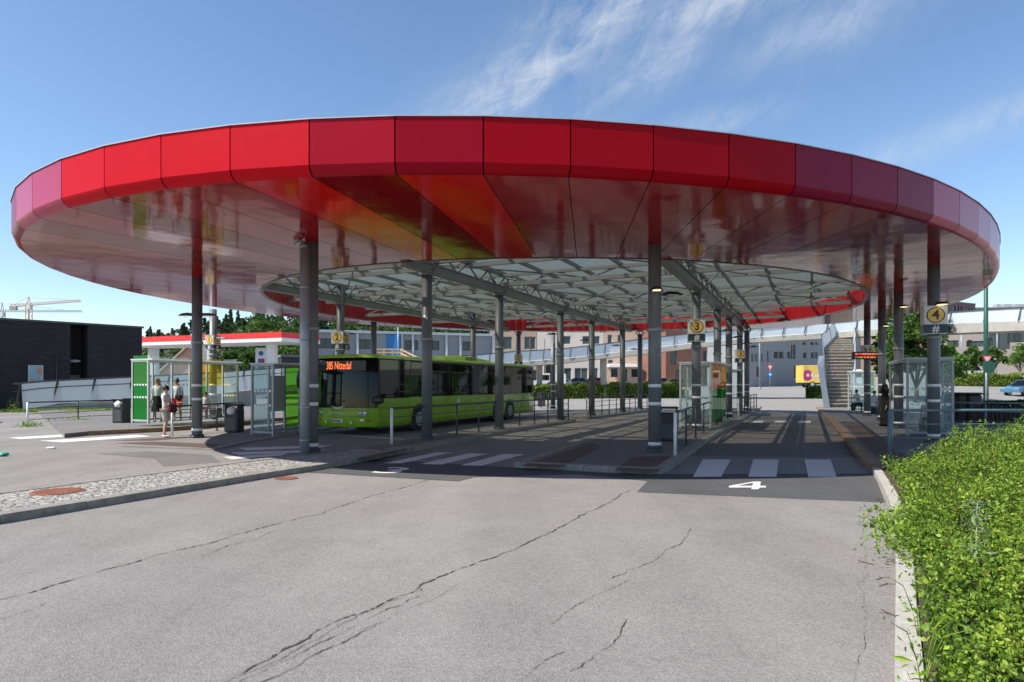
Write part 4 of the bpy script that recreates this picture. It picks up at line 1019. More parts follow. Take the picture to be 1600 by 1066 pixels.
    for i in range(n_ + 1):
        s = i / n_; h = .30 * math.sin(math.pi * min(1, s * 1.0)) ** .45; w_ = .95
        for y, z in ((-w_, 0), (-w_ * .85, h * .7), (-w_ * .5, h), (w_ * .5, h), (w_ * .85, h * .7), (w_, 0)): vs.append((5.2 + 5.6 * s, Wd / 2 + y, 2.88 + z))
    b.add(vs, [(6 * i + j, 6 * i + j + 1, 6 * i + 7 + j, 6 * i + 6 + j) for i in range(n_) for j in range(5)]); b.build('roof_pod', M['bus_lime'], t, True)
    b = MB()
    for k in range(6): b.box((8.0, Wd / 2 - .93 + 0, 2.955 + k * .028), (1.0, .06, .014))
    b.build('vent_grille', M['darkrail'], t, True)
    # destination display sits behind the upper windscreen
    fx = lambda y: -.34 * (1 - abs((y - Wd / 2) / (Wd / 2)) ** 2.6)
    b = MB(); b.box((fx(Wd / 2) + .085, Wd / 2 - .02, 2.5), (.05, 2.3, .36)); dd = b.build('destination_display', M['black'], t, True)
    tx = text('destination_text', '385 Nittedal', M['orange_led'], .40, (0, 0, 0), (0, 0, 0), None, .003, sx=.56, bold=.002)
    # bend the text over the curved glass
    cyt = Wd / 2 + .0
    for v in tx.data.vertices:
        y = cyt - v.co.x; v.co = Vector((fx(y) + .03 - .045 - v.co.z + (.05 * (v.co.y + .2)), y, 2.50 + v.co.y))
    tx.parent = dd; tx.matrix_parent_inverse = Matrix.Identity(4)
    # front details
    def frontbox(name, y, z, w, h, mat, par=t, out=.03, th=.03):
        b = MB(); x = fx(y); sl_ = (fx(y + .05) - fx(y - .05)) / .1; a = math.atan2(1, sl_) ; b.cbox((x - out + .01, y, z), (w, th, h), .006, rz=a); return b.build(name, mat, par, True)
    pl = frontbox('number_plate', Wd / 2 + .04, .52, .52, .12, M['signwhite'])
    rr = random.Random(2); y = Wd / 2 + .26
    b = MB(); 
    for k in range(7): b.box((fx(Wd / 2) - .047, y - k * .062, .52), (.006, .034 if k != 2 else .01, .07))
    b.build('plate_characters', M['signnavy'], pl, True)
    b = MB()
    for k in range(6):
        y = Wd / 2 + .30 - k * .12; b.box((fx(y) - .012, y, .80), (.02, .085, .022)); b.box((fx(y) - .012, y + (-.03 if k % 2 else .03), .80), (.02, .022, .065))
    b.build('front_letters', M['signwhite'], t, True)
    b = MB(); yc = Wd / 2
    for s in (-1, 1): b.bar((fx(yc) - .02, yc, .985), (fx(yc + s * .3) - .02, yc + s * .3, 1.035), .02, .028); b.bar((fx(yc) - .03, yc, .965), (fx(yc + s * .17) - .03, yc + s * .17, .99), .02, .04)
    b.build('front_emblem', M['alu'], t, True)
    for y in (.38, Wd - .38):
        hl = bpy.data.objects.new('headlight', None); hl.empty_display_size = .2; COL.objects.link(hl); hl.parent = t
        def bb(nm, yy, z, r_, m_, o_=.0):
            b = MB(); x = fx(yy); b.ball((x + .02, yy, z), (.06, r_, r_ * .9), 14, 8); b.build(nm, m_, hl, True)
        bb('reflector', y, .80, .12, M['alu']); bb('lens', y - .02, .80, .075, M['glass_blue']); 
        bb('reflector', y + (.16 if y < 1 else -.16), .80, .09, M['alu'])
        b = MB(); b.cbox((fx(y + .08) - .0, y + .08, .55), (.05, .20, .07), .01); b.build('daylight', M['white'], hl, True)
        b = MB(); b.cbox((fx(y - .12) - .0, y - .13, .55), (.05, .16, .07), .01); b.build('indicator', M['orange_led'] if False else M['rust'], hl, True)
    for y in (.85, Wd - .85): frontbox('fog_lamp', y, .46, .09, .08, M['alu'])
    for z in (.68, .90):
        b = MB()
        for k in range(20):
            y0 = .2 + (Wd - .4) * k / 20; y1 = .2 + (Wd - .4) * (k + 1) / 20; b.bar((fx(y0) - .001, y0, z), (fx(y1) - .001, y1, z), .006, .012)
        b.build('front_seam', M['black'], t, True)
    for yy, s in ((.72, 1), (Wd - 1.0, -1)):
        b = MB(); b.tube((fx(yy) - .02, yy, 1.04), (fx(yy + .75 * s) - .02, yy + .75 * s, 1.28), .012, n=6); b.build('wiper', M['black'], t, True)
    # mirrors
    def mirror(y, z, out, arm):
        mm = bpy.data.objects.new('mirror', None); mm.empty_display_size = .2; COL.objects.link(mm); mm.parent = t
        b = MB(); b.path([Vector(p) for p in arm], .022, 8); b.build('mirror_arm', M['black'], mm, True)
        b = MB(); b.ball((arm[-1][0], y, z), out, 14, 10); b.build('mirror_head', M['black'], mm, True)
    mirror(-.16, 1.27, (.10, .26, .15), [(.25, .02, 1.5), (-.1, -.16, 1.42), (-.12, -.16, 1.3)])
    mirror(Wd + .22, 2.0, (.09, .17, .36), [(.0, Wd - .1, 2.75), (-.35, Wd + .1, 2.7), (-.5, Wd + .22, 2.4), (-.5, Wd + .22, 2.1)])
    b = MB(); b.box((3.0, -.004, 1.16), (0, 0, 0)); 
    # small pale decals on the flank
    b = MB(); b.box((5.9, -.003, 1.12), (.18, .006, .16)); b.box((5.9, -.003, .94), (.12, .006, .08)); b.build('flank_decal', M['signwhite'], t, True)
    for z, m_ in ((1.2, M['red_sign']), (.95, M['rust'])):
        b = MB(); b.box((L + .005, .16, z), (.02, .12, .16)); b.build('tail_light', m_, t, True)
    return t
make_bus()

# ------------------------------------------------------------------ people
def skin(name, pts, edges, mat, parent, root=0, lev=1):
    me = bpy.data.meshes.new(name); me.from_pydata([p[0] for p in pts], edges, []); me.materials.append(mat)
    o = put(bpy.data.objects.new(name, me), parent); md = o.modifiers.new('Skin', 'SKIN'); md.use_smooth_shade = True
    sv = me.skin_vertices[0].data
    for i, p in enumerate(pts):
        r = p[1] if isinstance(p[1], tuple) else (p[1], p[1]); sv[i].radius = r; sv[i].use_root = (i == root)
    s = o.modifiers.new('Sub', 'SUBSURF'); s.levels = lev; s.render_levels = lev
    return o
def person(label, loc, rz, hs, pose='stand', hair='hair_dark', top='cloth_white', bottom='cloth_beige', legs='short', sleeves='short', arms=None, hairlen=0, shoe='shoe', turn=0.0, group=None, extra=None, female=False, lean=0.0, cover=False, sit_h=.47):
    """local frame: x to the person's left, -y forward; standing height 1.75 scaled by hs"""
    t = thing('person', label, 'person', loc, rz, group); t.scale = (hs, hs, hs)
    V3 = lambda x, y, z: Vector((x, y, z)); sh = .17 if female else .195
    if pose == 'stand': pz = .93; hip = V3(0, 0, .93)
    else: pz = sit_h / hs + .10; hip = V3(0, 0, pz)
    c_l = math.sin(lean)
    sp = [hip, hip + V3(0, -.02 - .12 * c_l, .16), hip + V3(0, -.02 - .30 * c_l, .34), hip + V3(0, 0.0 - .42 * c_l, .50), hip + V3(0, -.01 - .48 * c_l, .58)]
    headc = sp[4] + V3(math.sin(turn) * .01, -.03 - .1 * c_l, .12); crown = headc + V3(0, .0, .105)
    pts = [(sp[0], (.135, .10)), (sp[1], (.115, .085)), (sp[2], (.145, .10)), (sp[3], (.10, .075)), (sp[4], (.052, .052)), (headc + V3(0, .005, -.055), (.060, .066)), (headc + V3(0, 0, .02), (.074, .088)), (crown, (.052, .062))]
    ed = [(0, 1), (1, 2), (2, 3), (3, 4), (4, 5), (5, 6), (6, 7)]
    fw = V3(math.sin(turn), -math.cos(turn), 0)
    def add(p, r, to): pts.append((p, r)); ed.append((to, len(pts) - 1)); return len(pts) - 1
    add(headc + fw * .105 + V3(0, 0, -.01), .014, 6)           # nose
    A = arms or {}; J = {}
    for s, k in ((1, 'L'), (-1, 'R')):
        S0 = sp[3] + V3(s * sh, .0, -.035); el, wr = A.get(k, (V3(s * .05, .03, -.29), V3(s * .02, -.06, -.26)))
        E = S0 + el; Wr = E + wr; d = (Wr - E).normalized(); J[k] = (S0, E, Wr)
        i = add(S0, .052, 3); i = add(E, .040, i); i = add(Wr, (.024, .028), i)
        pal_ = Wr + d * .075; ip = add(pal_, (.017, .036), i)
        side = d.cross(V3(0, -1, 0.2)).normalized() if abs(d.y) < .8 else d.cross(UP).normalized(); curl = side.cross(d).normalized()
        for f in range(4):
            off = side * (.027 - .018 * f); Lf = (.07, .08, .075, .058)[f]
            a_ = add(pal_ + off + d * .022, .0085, ip); b_ = add(pal_ + off * 1.05 + d * (.022 + Lf * .5) + curl * .008, .008, a_); add(pal_ + off * 1.05 + d * (.022 + Lf * .85) + curl * .03, .007, b_)
        a_ = add(Wr + side * .032 + d * .035 + curl * .012, .010, i); add(Wr + side * .048 + d * .075 + curl * .025, .0085, a_)
    LG = {}
    for s, k in ((1, 'L'), (-1, 'R')):
        H0 = hip + V3(s * .09, 0, -.05)
        if pose == 'stand': K = V3(s * .10, -.03 + (.05 * s if not cover else 0), .49); An = V3(s * .105, .03 + .05 * s, .09)
        else: K = hip + V3(s * .12, -.43, -.02); An = V3(s * .13, K.y - .02 - .06 * s, .09)
        K, An = A.get('leg' + k, (K, An)); LG[k] = (H0, K, An)
        i = add(H0, (.088, .092), 0); i = add(K, (.056, .058), i); i = add(K.lerp(An, .35) + V3(0, .02, 0), (.050, .054), i); i = add(An, (.033, .036), i); add(An + V3(0, -.14, -.055), (.036, .022), i)
    body = skin('body', pts, ed, M['skin'], t)
    # ears and eyes
    rt = V3(math.cos(turn), math.sin(turn), 0)
    b = MB()
    for s in (-1, 1): b.ball(headc + rt * s * .074 + V3(0, 0, -.005), (.012, .02, .03), 8, 6)
    b.build('ear', M['skin'], t, True) if not cover else None
    b = MB()
    for s in (-1, 1): b.ball(headc + fw * .083 + rt * s * .030 + V3(0, 0, .012), .0105, 8, 6)
    b.build('eyes', M['black'], t, True)
    b = MB(); b.ball(headc + fw * .086 + V3(0, 0, -.048), (.024, .010, .006), 8, 4); b.build('mouth', M['cloth_maroon'], t, True)
    # hair
    b = MB(); b.ball(headc - fw * .018 + V3(0, 0, .035), (.094, .106, .095), 16, 10)
    if hairlen: 
        for k in range(5):
            a = (k - 2) * .5; q = headc - fw * .06 * math.cos(a) + rt * .075 * math.sin(a); b.tube(q + V3(0, 0, .02), q - fw * .02 + V3(0, 0, -hairlen), .045, .022, n=8)
    if extra == 'bun': b.ball(headc - fw * .06 + V3(0, 0, .13), .045, 10, 8)
    b.build('hair', M[hair], t, True)
    # clothes
    g_ = .018; cp = [(sp[0] + V3(0, 0, -.09), (.148, .125)), (sp[1], (.13, .105)), (sp[2], (.165, .12)), (sp[3] + V3(0, 0, -.01), (.115, .085)), (sp[4] + V3(0, 0, -.035), (.062, .06))]; ce = [(0, 1), (1, 2), (2, 3), (3, 4)]
    for k in 'LR':
        S0, E, Wr = J[k]; n0 = len(cp)
        if sleeves != 'none':
            cp.append((S0, .068)); ce.append((3, n0)); cp.append((S0.lerp(E, .62), .058)); ce.append((n0, n0 + 1))
            if sleeves == 'long': cp.append((E, .050)); cp.append((Wr.lerp(E, .06), .038)); ce += [(n0 + 1, n0 + 2), (n0 + 2, n0 + 3)]
    skin('shirt', cp, ce, M[top], t)
    if legs == 'skirt' or legs == 'robe':
        b = MB(); b.smooth = True; zb = .42 if legs == 'skirt' else .08
        vs = []; rows = 8; n_ = 20; zt0 = hip.z + (.12 if legs == 'skirt' else .35)
        for r_ in range(rows + 1):
            f = r_ / rows; z = zt0 + (zb - zt0) * f
            for i in range(n_): a = 2 * math.pi * i / n_; rad = (.15 + .10 * f) * (1 + .07 * math.sin(5 * a + 2) * f); vs.append((rad * math.cos(a) * 1.05, rad * math.sin(a) * .85, z))
        b.add(vs, [(r_ * n_ + i, (r_ + 1) * n_ + i, (r_ + 1) * n_ + (i + 1) % n_, r_ * n_ + (i + 1) % n_) for r_ in range(rows) for i in range(n_)]); b.build(legs, M[bottom], t, True)
    else:
        cp = [(hip + V3(0, 0, -.02), (.128, .105))]; ce = []
        for k in 'LR':
            H0, K, An = LG[k]; n0 = len(cp); wide = .118 if legs == 'short' else .10
            cp.append((H0, wide)); ce.append((0, n0)); cp.append((H0.lerp(K, .55), wide * .98)); ce.append((n0, n0 + 1)); cp.append((H0.lerp(K, .95), .088 if legs == 'short' else .078)); ce.append((n0 + 1, n0 + 2))
            if legs == 'long': cp.append((K.lerp(An, .4), .070)); cp.append((K.lerp(An, .93), .052)); ce += [(n0 + 2, n0 + 3), (n0 + 3, n0 + 4)]
        skin('shorts' if legs == 'short' else 'trousers', cp, ce, M[bottom], t)
    for k in 'LR':
        An = LG[k][2]; b = MB(); b.smooth = True; b.ball(An + V3(0, -.07, -.045), (.048, .135, .045), 12, 8); b.build('shoe', M[shoe], t, True)
    if cover:      # headscarf falling over the shoulders
        b = MB(); b.ball(headc - fw * .025 + V3(0, 0, .02), (.115, .12, .14), 16, 10); b.tube(headc - fw * .03 + V3(0, 0, .0), sp[3] + V3(0, 0, -.06), .11, .23, n=16); b.build('headscarf', M['cloth_black'], t, True)
    return t, J, sp
vv3 = Vector
person('man in white t-shirt and beige shorts holding the railing', G(258, 683.5, AZ), R(98), 1.0, arms={'R': (vv3((-.02, -.10, -.27)), vv3((.02, -.26, -.02))), 'L': (vv3((.05, -.10, -.27)), vv3((0, -.24, .03)))}, turn=.2)
bgp = G(268, 685, AZ)
t = thing('shoulder_bag', 'dark shoulder bag held by the man in beige shorts', 'bag', (bgp.x + .05, bgp.y - .02, 1.05), R(50)); b = MB(); b.cbox((0, 0, 0), (.26, .12, .30), .04); b.build('bag_body', M['cloth_maroon'], t, True)
b = MB(); b.path([vv3((-.1, 0, .14)), vv3((-.06, 0, .3)), vv3((.06, 0, .3)), vv3((.1, 0, .14))], .012, 6); b.build('strap', M['cloth_black'], t, True)
person('blond woman in white top and black skirt wearing sunglasses', at(247, 26.6, .26), R(5), 1.04, hair='hair_blond', hairlen=.30, bottom='cloth_black', female=True, sleeves='long', legs='skirt')
person('woman in white top and red shorts with dark tied hair', at(277, 27.6, .26), R(-5), 1.03, bottom='cloth_red', female=True, sleeves='short', extra='bun')
t = thing('handbag', 'black handbag carried by the woman in red shorts', 'bag', at(279, 27.3, 1.28)); b = MB(); b.cbox((0, 0, 0), (.30, .14, .22), .05); b.build('bag_body', M['cloth_black'], t, True)
b = MB(); b.path([vv3((-.1, 0, .1)), vv3((-.05, .02, .42)), vv3((.05, .02, .42)), vv3((.1, 0, .1))], .010, 6); b.build('strap', M['cloth_black'], t, True)
person('child with curly dark hair in pink trousers sitting in the left shelter', at(321, 28.4, .29), R(15), .80, pose='sit', bottom='cloth_pink', legs='long', female=True, sleeves='short')
person('standing woman in black headscarf and dark red coat', at(1383, 26.2, IZ), R(-100), .98, hair='cloth_black', top='cloth_maroon', bottom='cloth_black', legs='robe', sleeves='long', female=True, cover=True, shoe='cloth_black')
person('seated person in white top and black trousers leaning forward near the stairs', at(1343, 38.5, IZ), R(-75), 1.0, pose='sit', top='cloth_white', bottom='cloth_black', legs='long', sleeves='short', lean=.35, arms={'R': (vv3((-.02, -.12, -.22)), vv3((.04, -.22, .05))), 'L': (vv3((.02, -.12, -.22)), vv3((-.04, -.22, .05)))})
person('seated person all in white reclining beside the small bin', at(1365, 36.5, IZ), R(-80), .95, pose='sit', top='cloth_white', bottom='cloth_white', legs='long', sleeves='long', lean=-.15)
person('person with black hair and pale pink top seen from behind in the large shelter', Vector((sh5.x, sh5.y, IZ)) + V * .72 + U * .9, R(150), .95, pose='sit', top='cloth_pink', bottom='cloth_black', legs='long', sleeves='short', hairlen=.16, female=True)

# ------------------------------------------------------------------ footbridge with its ramp and stairs
keys = [(24, 600, 644, 648, 42), (70, 596, 635, 643, 42.6), (113, 593.5, 630, 640, 43.2), (170, 591, 628, 636, 44.2), (235, 588, 624, 632, 45.5), (320, 583.5, 617, 624, 47.5), (400, 577.5, 609, 616, 50), (480, 572.5, 600, 607, 52.5), (560, 567.5, 592, 599, 55), (680, 559.5, 579, 587, 59), (745, 555, 573, 580, 61), (800, 550, 567, 574, 62), (850, 547, 563, 570, 62), (890, 544, 560, 566.5, 62), (950, 537, 552.5, 559.5, 62), (1015, 528.5, 544.5, 552.5, 61.5), (1080, 521.5, 537, 544.5, 61), (1130, 517, 532, 539, 60.5), (1180, 514, 527.5, 535, 60), (1232, 509, 524, 532, 59), (1283, 505, 521, 529.5, 58), (1345, 499.5, 516.5, 526, 56), (1410, 494, 511, 523, 53.5), (1484, 488, 506, 521, 51), (1540, 484.5, 504, 518.5, 48.5), (1600, 480.6, 501.5, 516.5, 46), (1680, 474, 497, 513, 43.5), (1780, 466, 491, 508, 41)]
fb = thing('footbridge', 'long curved footbridge with frosted glass parapets behind the canopy', 'footbridge', at(900, 62))
fb2 = []
b = MB(); rows = []
for x, y0, y1, y2, Y in keys:
    a = atp(x, y1, Y); c = atp(x, y2, Y); back = V * 0 + vv3((-.42 * 0, 3.0, 0)); rows.append((a, c, a + back, c + back))
for r0, r1 in zip(rows[:-1], rows[1:]):
    b.quad(r0[1], r1[1], r1[0], r0[0]); b.quad(r0[0], r1[0], r1[2], r0[2]); b.quad(r0[3], r1[3], r1[1], r0[1]); b.quad(r0[2], r1[2], r1[3], r0[3])
b.build('deck', M['concrete'], fb)
def lerpk(px):
    for k0, k1 in zip(keys[:-1], keys[1:]):
        if k0[0] <= px <= k1[0]:
            f = (px - k0[0]) / (k1[0] - k0[0]); return [a + (c - a) * f for a, c in zip(k0, k1)]
    return list(keys[-1])
px = 36; stn = []
while px < 1775: stn.append(px); Y = lerpk(px)[4]; px += (58 if px < 420 else 40 if px < 660 else 21 if px < 880 else 27 if px < 1030 else 34 if px < 1290 else 46 if px < 1430 else 54)
for back in (0, 1):
    sh_ = vv3((0, 2.9 * back, 0))
    for p0, p1 in zip(stn[:-1], stn[1:]):
        a, c = lerpk(p0), lerpk(p1)
        lo0, hi0, lo1, hi1 = atp(a[0], a[2], a[4]), atp(a[0], a[1], a[4]), atp(c[0], c[2], c[4]), atp(c[0], c[1], c[4])
        if back and p0 < 700: continue
        b = MB(); lean = vv3((0, -.16 + .32 * back, 0)); th = vv3((0, .03, 0))
        q = [lo0 + sh_ + UP * .06, lo1 + sh_ + UP * .06, hi1 + sh_ + lean - UP * .03, hi0 + sh_ + lean - UP * .03]
        b.add(q + [v + th for v in q], [(0, 1, 2, 3), (7, 6, 5, 4), (0, 4, 5, 1), (3, 2, 6, 7)]); b.build('parapet_panel', M['frosted'], fb)
        if back: continue
        dark = M['black'] if p0 < 420 else M['steel']
        b = MB(); ex = vv3((.45, 0, 0)) if p0 < 420 else vv3((.1, 0, 0)); b.bar(lo0 - ex * (1 if p0 > 150 or p0 < 100 else -1) * 1.0 - vv3((0, .05, 0)), hi0 + lean - vv3((0, .05, 0)), .12 if p0 < 420 else .07, .08, vv3((1, 0, 0))); b.build('parapet_post', dark, fb)
b = MB()
for k0, k1 in zip(keys[:-1], keys[1:]):
    b.bar(atp(k0[0], k0[1], k0[4]) + vv3((0, -.2, 0)), atp(k1[0], k1[1], k1[4]) + vv3((0, -.2, 0)), .08, .09 if k0[0] > 420 else .12)
b.build('handrail', M['darkrail'], fb)
b = MB()
for k0, k1 in zip(keys[:9], keys[1:10]):
    b.bar(atp(k0[0], k0[1] * .72 + k0[2] * .28, k0[4]) + vv3((0, -.3, 0)), atp(k1[0], k1[1] * .72 + k1[2] * .28, k1[4]) + vv3((0, -.3, 0)), .05, .06)
b.build('lower_rail', M['black'], fb)
for px, w in ((844, .27), (946, .27), (600, .25), (430, .2)):
    a = lerpk(px); p = atp(px, a[3], a[4]); b = MB(); z0 = zt(p.x, p.y + 1.5) - .1
    b.box((p.x, p.y + 1.5, (z0 + p.z) / 2 + .1), (w * 2, .7, p.z - z0)); b.build('pier', M['concrete'], fb)
b = MB()      # retaining wall under the low end of the ramp
for k0, k1 in zip(keys[:6], keys[1:7]):
    a, c = atp(k0[0], k0[3], k0[4]), atp(k1[0], k1[3], k1[4]); b.quad((a.x, a.y + .05, -.1), (c.x, c.y + .05, -.1), (c.x, c.y + .05, c.z), (a.x, a.y + .05, a.z))
b.build('ramp_wall', M['concrete'], fb)
# stairs
stt = thing('staircase', 'grey outdoor staircase climbing to the footbridge', 'stairs', G(1312, 636, .1))
SE = [(0, 1295, 1332, 47.5, IZ), (.62, 1288, 1333, 54, 4.75), (.66, 1288, 1333, 54.8, 4.75), (1, 1313, 1330, 58, 6.35)]
def stp(f):
    for a, c in zip(SE[:-1], SE[1:]):
        if f <= c[0] + 1e-6: k = (f - a[0]) / (c[0] - a[0]); m = [x + (y - x) * k for x, y in zip(a, c)]; break
    return at(m[1], m[3], m[4]), at(m[2], m[3], m[4])
T_ = 27; b = MB(); b2 = MB()
for i in range(T_):
    l0, r0_ = stp(i / T_); l1, r1_ = stp((i + 1) / T_); z = l1.z; hgt = max(.05, l1.z - l0.z); dd = l1 - l0; dd.z = 0; dr = r1_ - r0_; dr.z = 0
    vs = [(p.x, p.y, z + o) for o in (-.07, 0) for p in (l0 - vv3((0, .05, 0)), r0_ - vv3((0, .05, 0)), r0_ + dr, l0 + dd)]
    b.add(vs, [(0, 3, 2, 1), (4, 5, 6, 7), (0, 1, 5, 4), (1, 2, 6, 5), (2, 3, 7, 6), (3, 0, 4, 7)])
    b2.obox((l0.x, l0.y + .03, z - .07 - hgt), r0_ - l0, vv3((0, .03, 0)), UP * hgt)
M['step'] = pbr('weathered_step', (0.40, 0.355, 0.30), .85, var=.35, vs=4, bump=.4)
b.build('steps', M['step'], stt); b2.build('risers', pbr('riser_shaded', (0.20, 0.175, 0.15), .85, var=.4, vs=3), stt)  # risers darker than treads: the shadow lines are painted in their colour
P0, Pr0 = stp(0); Lr = stp(.66)[0] - P0; Lr.z = 0
for sd in (0, 1):
    ks = [stp(f)[sd] + vv3(((-.12, .06)[sd], -.05, 0)) for f in (0, .2, .4, .62, .66, .83, 1.0)]
    for a, c in zip(ks[:-1], ks[1:]):
        b = MB(); b.obox(a - UP * .45, c - a, vv3((.08, 0, 0)), UP * .62); b.build('stringer', M['galv'], stt)
        b = MB(); ln = vv3(((-.14, .14)[sd], 0, .92)); g_ = (c - a) * .04; b.obox(a + UP * .2 + g_, c - a - g_ * 2, vv3((.03, 0, 0)), ln); b.build('glass_panel', M['frosted'], stt)
        b = MB(); b.bar(a, a + vv3(((-.16, .16)[sd], 0, 1.25)), .06, .06, vv3((0, 1, 0))); b.build('baluster', M['darkrail'], stt)
        b = MB(); tp_ = vv3(((-.16, .16)[sd], 0, 1.25)); b.bar(a + tp_, c + tp_, .06, .06); b.build('handrail', M['darkrail'], stt)
b = MB(); q = P0 - vv3((.5, .3, 0)); e = q + Lr * .32 + UP * 2.9
b.add([(q.x, q.y, IZ), (q.x - .3, q.y + .4, 3.2), (e.x - .3, e.y, e.z + 1.0), (e.x, e.y, e.z - 2.6), (q.x + .45, q.y, IZ), (q.x + .15, q.y + .4, 3.0), (e.x + .15, e.y, e.z + 1.0), (e.x + .45, e.y, e.z - 2.6)], [(0, 1, 2, 3), (7, 6, 5, 4), (0, 4, 5, 1), (3, 2, 6, 7), (1, 5, 6, 2), (0, 3, 7, 4)])
b.build('side_cheek', M['galv'], stt)

# ------------------------------------------------------------------ buildings
def building(label, cat, p0, p1, z0, z1, depth, wall, wins=(), name='building', roofm=None, parapet=.25, frames='modpost', cornice=True, winlab=None):
    """facade from p0 to p1 seen from the camera, windows given as (fraction, width m, sill z, head z)"""
    p0, p1 = vv3((p0.x, p0.y, 0)), vv3((p1.x, p1.y, 0)); d = (p1 - p0); L = d.length; d.normalize(); nrm = vv3((-d.y, d.x, 0))
    if nrm.y < 0: nrm = -nrm
    t = thing(name, label, cat, p0)
    # facade wall is built as cells round the openings so that the windows sit in real recesses
    xs = sorted({0.0, L} | {f * L - w / 2 for f, w, a, c in wins} | {f * L + w / 2 for f, w, a, c in wins}); zs = sorted({z0, z1} | {a for f, w, a, c in wins} | {c for f, w, a, c in wins})
    b = MB(); rv = .22
    holes = [(f * L - w / 2, f * L + w / 2, a, c) for f, w, a, c in wins]
    for x0, x1 in zip(xs[:-1], xs[1:]):
        for a, c in zip(zs[:-1], zs[1:]):
            mx, mz = (x0 + x1) / 2, (a + c) / 2
            if any(h[0] < mx < h[1] and h[2] < mz < h[3] for h in holes): continue
            b.quad(p0 + d * x0 + UP * a, p0 + d * x1 + UP * a, p0 + d * x1 + UP * c, p0 + d * x0 + UP * c)
    for x0, x1, a, c in holes:
        A_, B_, C_, D_ = p0 + d * x0 + UP * a, p0 + d * x1 + UP * a, p0 + d * x1 + UP * c, p0 + d * x0 + UP * c
        for q, r_ in ((A_, B_), (B_, C_), (C_, D_), (D_, A_)): b.quad(q, r_, r_ + nrm * rv, q + nrm * rv)
    q = [p0, p1, p1 + nrm * depth, p0 + nrm * depth]
    for i in (1, 2, 3): a, c = q[i], q[(i + 1) % 4]; b.quad(a + UP * z0, c + UP * z0, c + UP * z1, a + UP * z1)
    b.build('wall', wall, t)
    b = MB(); b.obox(p0 - d * .12 - nrm * .12 + UP * z1, d * (L + .24), nrm * (depth + .24), UP * parapet); b.build('roof', roofm or M['roof_grey'], t)
    for x0, x1, a, c in holes:
        b = MB(); A_ = p0 + d * x0 + nrm * .14; fw_ = .08
        b.obox(A_ + UP * a, d * (x1 - x0), nrm * .07, UP * fw_); b.obox(A_ + UP * (c - fw_), d * (x1 - x0), nrm * .07, UP * fw_)
        b.obox(A_ + UP * (a + fw_), d * fw_, nrm * .07, UP * (c - a - 2 * fw_)); b.obox(A_ + d * (x1 - x0 - fw_) + UP * (a + fw_), d * fw_, nrm * .07, UP * (c - a - 2 * fw_))
        if x1 - x0 > 1.6:
            b.obox(A_ + d * ((x1 - x0) / 2 - .04) + UP * (a + fw_), d * .08, nrm * .07, UP * (c - a - 2 * fw_))
        w_ = b.build('window', M[frames], t)
        b = MB(); b.obox(A_ + nrm * .04 + UP * a, d * (x1 - x0), nrm * .02, UP * (c - a)); b.build('pane', M['glass_blue'], w_)
    return t
def zpx(py, Y): return CZ + (HZ - py) / F * Y
# dark brick building on the left
q0, q1 = at(-120, 40.5), at(222, 50); q0 = vv3((-38.5, 39.2, 0)); zr = 6.2
tb = thing('brick_building', 'low dark slate building with a recess and a pale poster at far left', 'building', q0)
d = (q1 - q0).normalized(); nrm = vv3((-d.y, d.x, 0)); L = (q1 - q0).length
def onw(px):    # distance along the facade seen at this column
    k = (px - 800) / F; return (q0.x - k * q0.y) / (k * d.y - d.x)
r0, r1 = onw(110), onw(137)
b = MB()
for a, c, off in ((0, r0, 0), (r1, L, 0)): b.quad(q0 + d * a - UP * .1, q0 + d * c - UP * .1, q0 + d * c + UP * zr, q0 + d * a + UP * zr)
b.quad(q0 + d * r0 + nrm * 1.6 - UP * .1, q0 + d * r1 + nrm * 1.6 - UP * .1, q0 + d * r1 + nrm * 1.6 + UP * zr, q0 + d * r0 + nrm * 1.6 + UP * zr)
for r_ in (r0, r1): b.quad(q0 + d * r_ - UP * .1, q0 + d * r_ + nrm * 1.6 - UP * .1, q0 + d * r_ + nrm * 1.6 + UP * zr, q0 + d * r_ + UP * zr)
b.quad(q1 - UP * .1, q1 + nrm * 14 - UP * .1, q1 + nrm * 14 + UP * zr, q1 + UP * zr); b.quad(q1 + nrm * 14, q0 + nrm * 14, q0 + nrm * 14 + UP * zr, q1 + nrm * 14 + UP * zr)
b.quad(q0 - UP * .1, q0 + nrm * 14 - UP * .1, q0 + nrm * 14 + UP * zr, q0 + UP * zr)
b.build('wall', M['brick_dark'], tb)
b = MB(); b.obox(q0 - nrm * .1 - d * .1 + UP * zr, d * (L + .2), nrm * 14.2, UP * .14); b.build('roof', M['darkrail'], tb)
x = onw(88); b = MB(); b.tube(q0 + d * x - nrm * .06, q0 + d * x - nrm * .06 + UP * 3.8, .04, n=8); b.build('downpipe', M['darkrail'], tb)
x = onw(123.5); b = MB(); b.ball(q0 + d * x + nrm * 1.2 + UP * 3.55, (.45, .3, .12), 14, 8); b.build('entrance_lamp', M['signwhite'], tb)
b = MB(); b.obox(q0 + d * (r0 + .1) + nrm * 1.5 + UP * .1, d * (r1 - r0 - .2), nrm * .06, UP * 2.4); b.build('door', M['steel'], tb)
x0_, x1_ = onw(43.5), onw(67); tp = thing('wall_poster', 'pale blue poster with an orange motif on the dark wall', 'poster', q0 + d * x0_)
zb_, zt__ = zpx(600, 45), zpx(571, 45)
b = MB(); b.obox(q0 + d * x0_ - nrm * .1 + UP * zb_, d * (x1_ - x0_), nrm * .06, UP * (zt__ - zb_)); b.build('frame', M['alu'], tp)
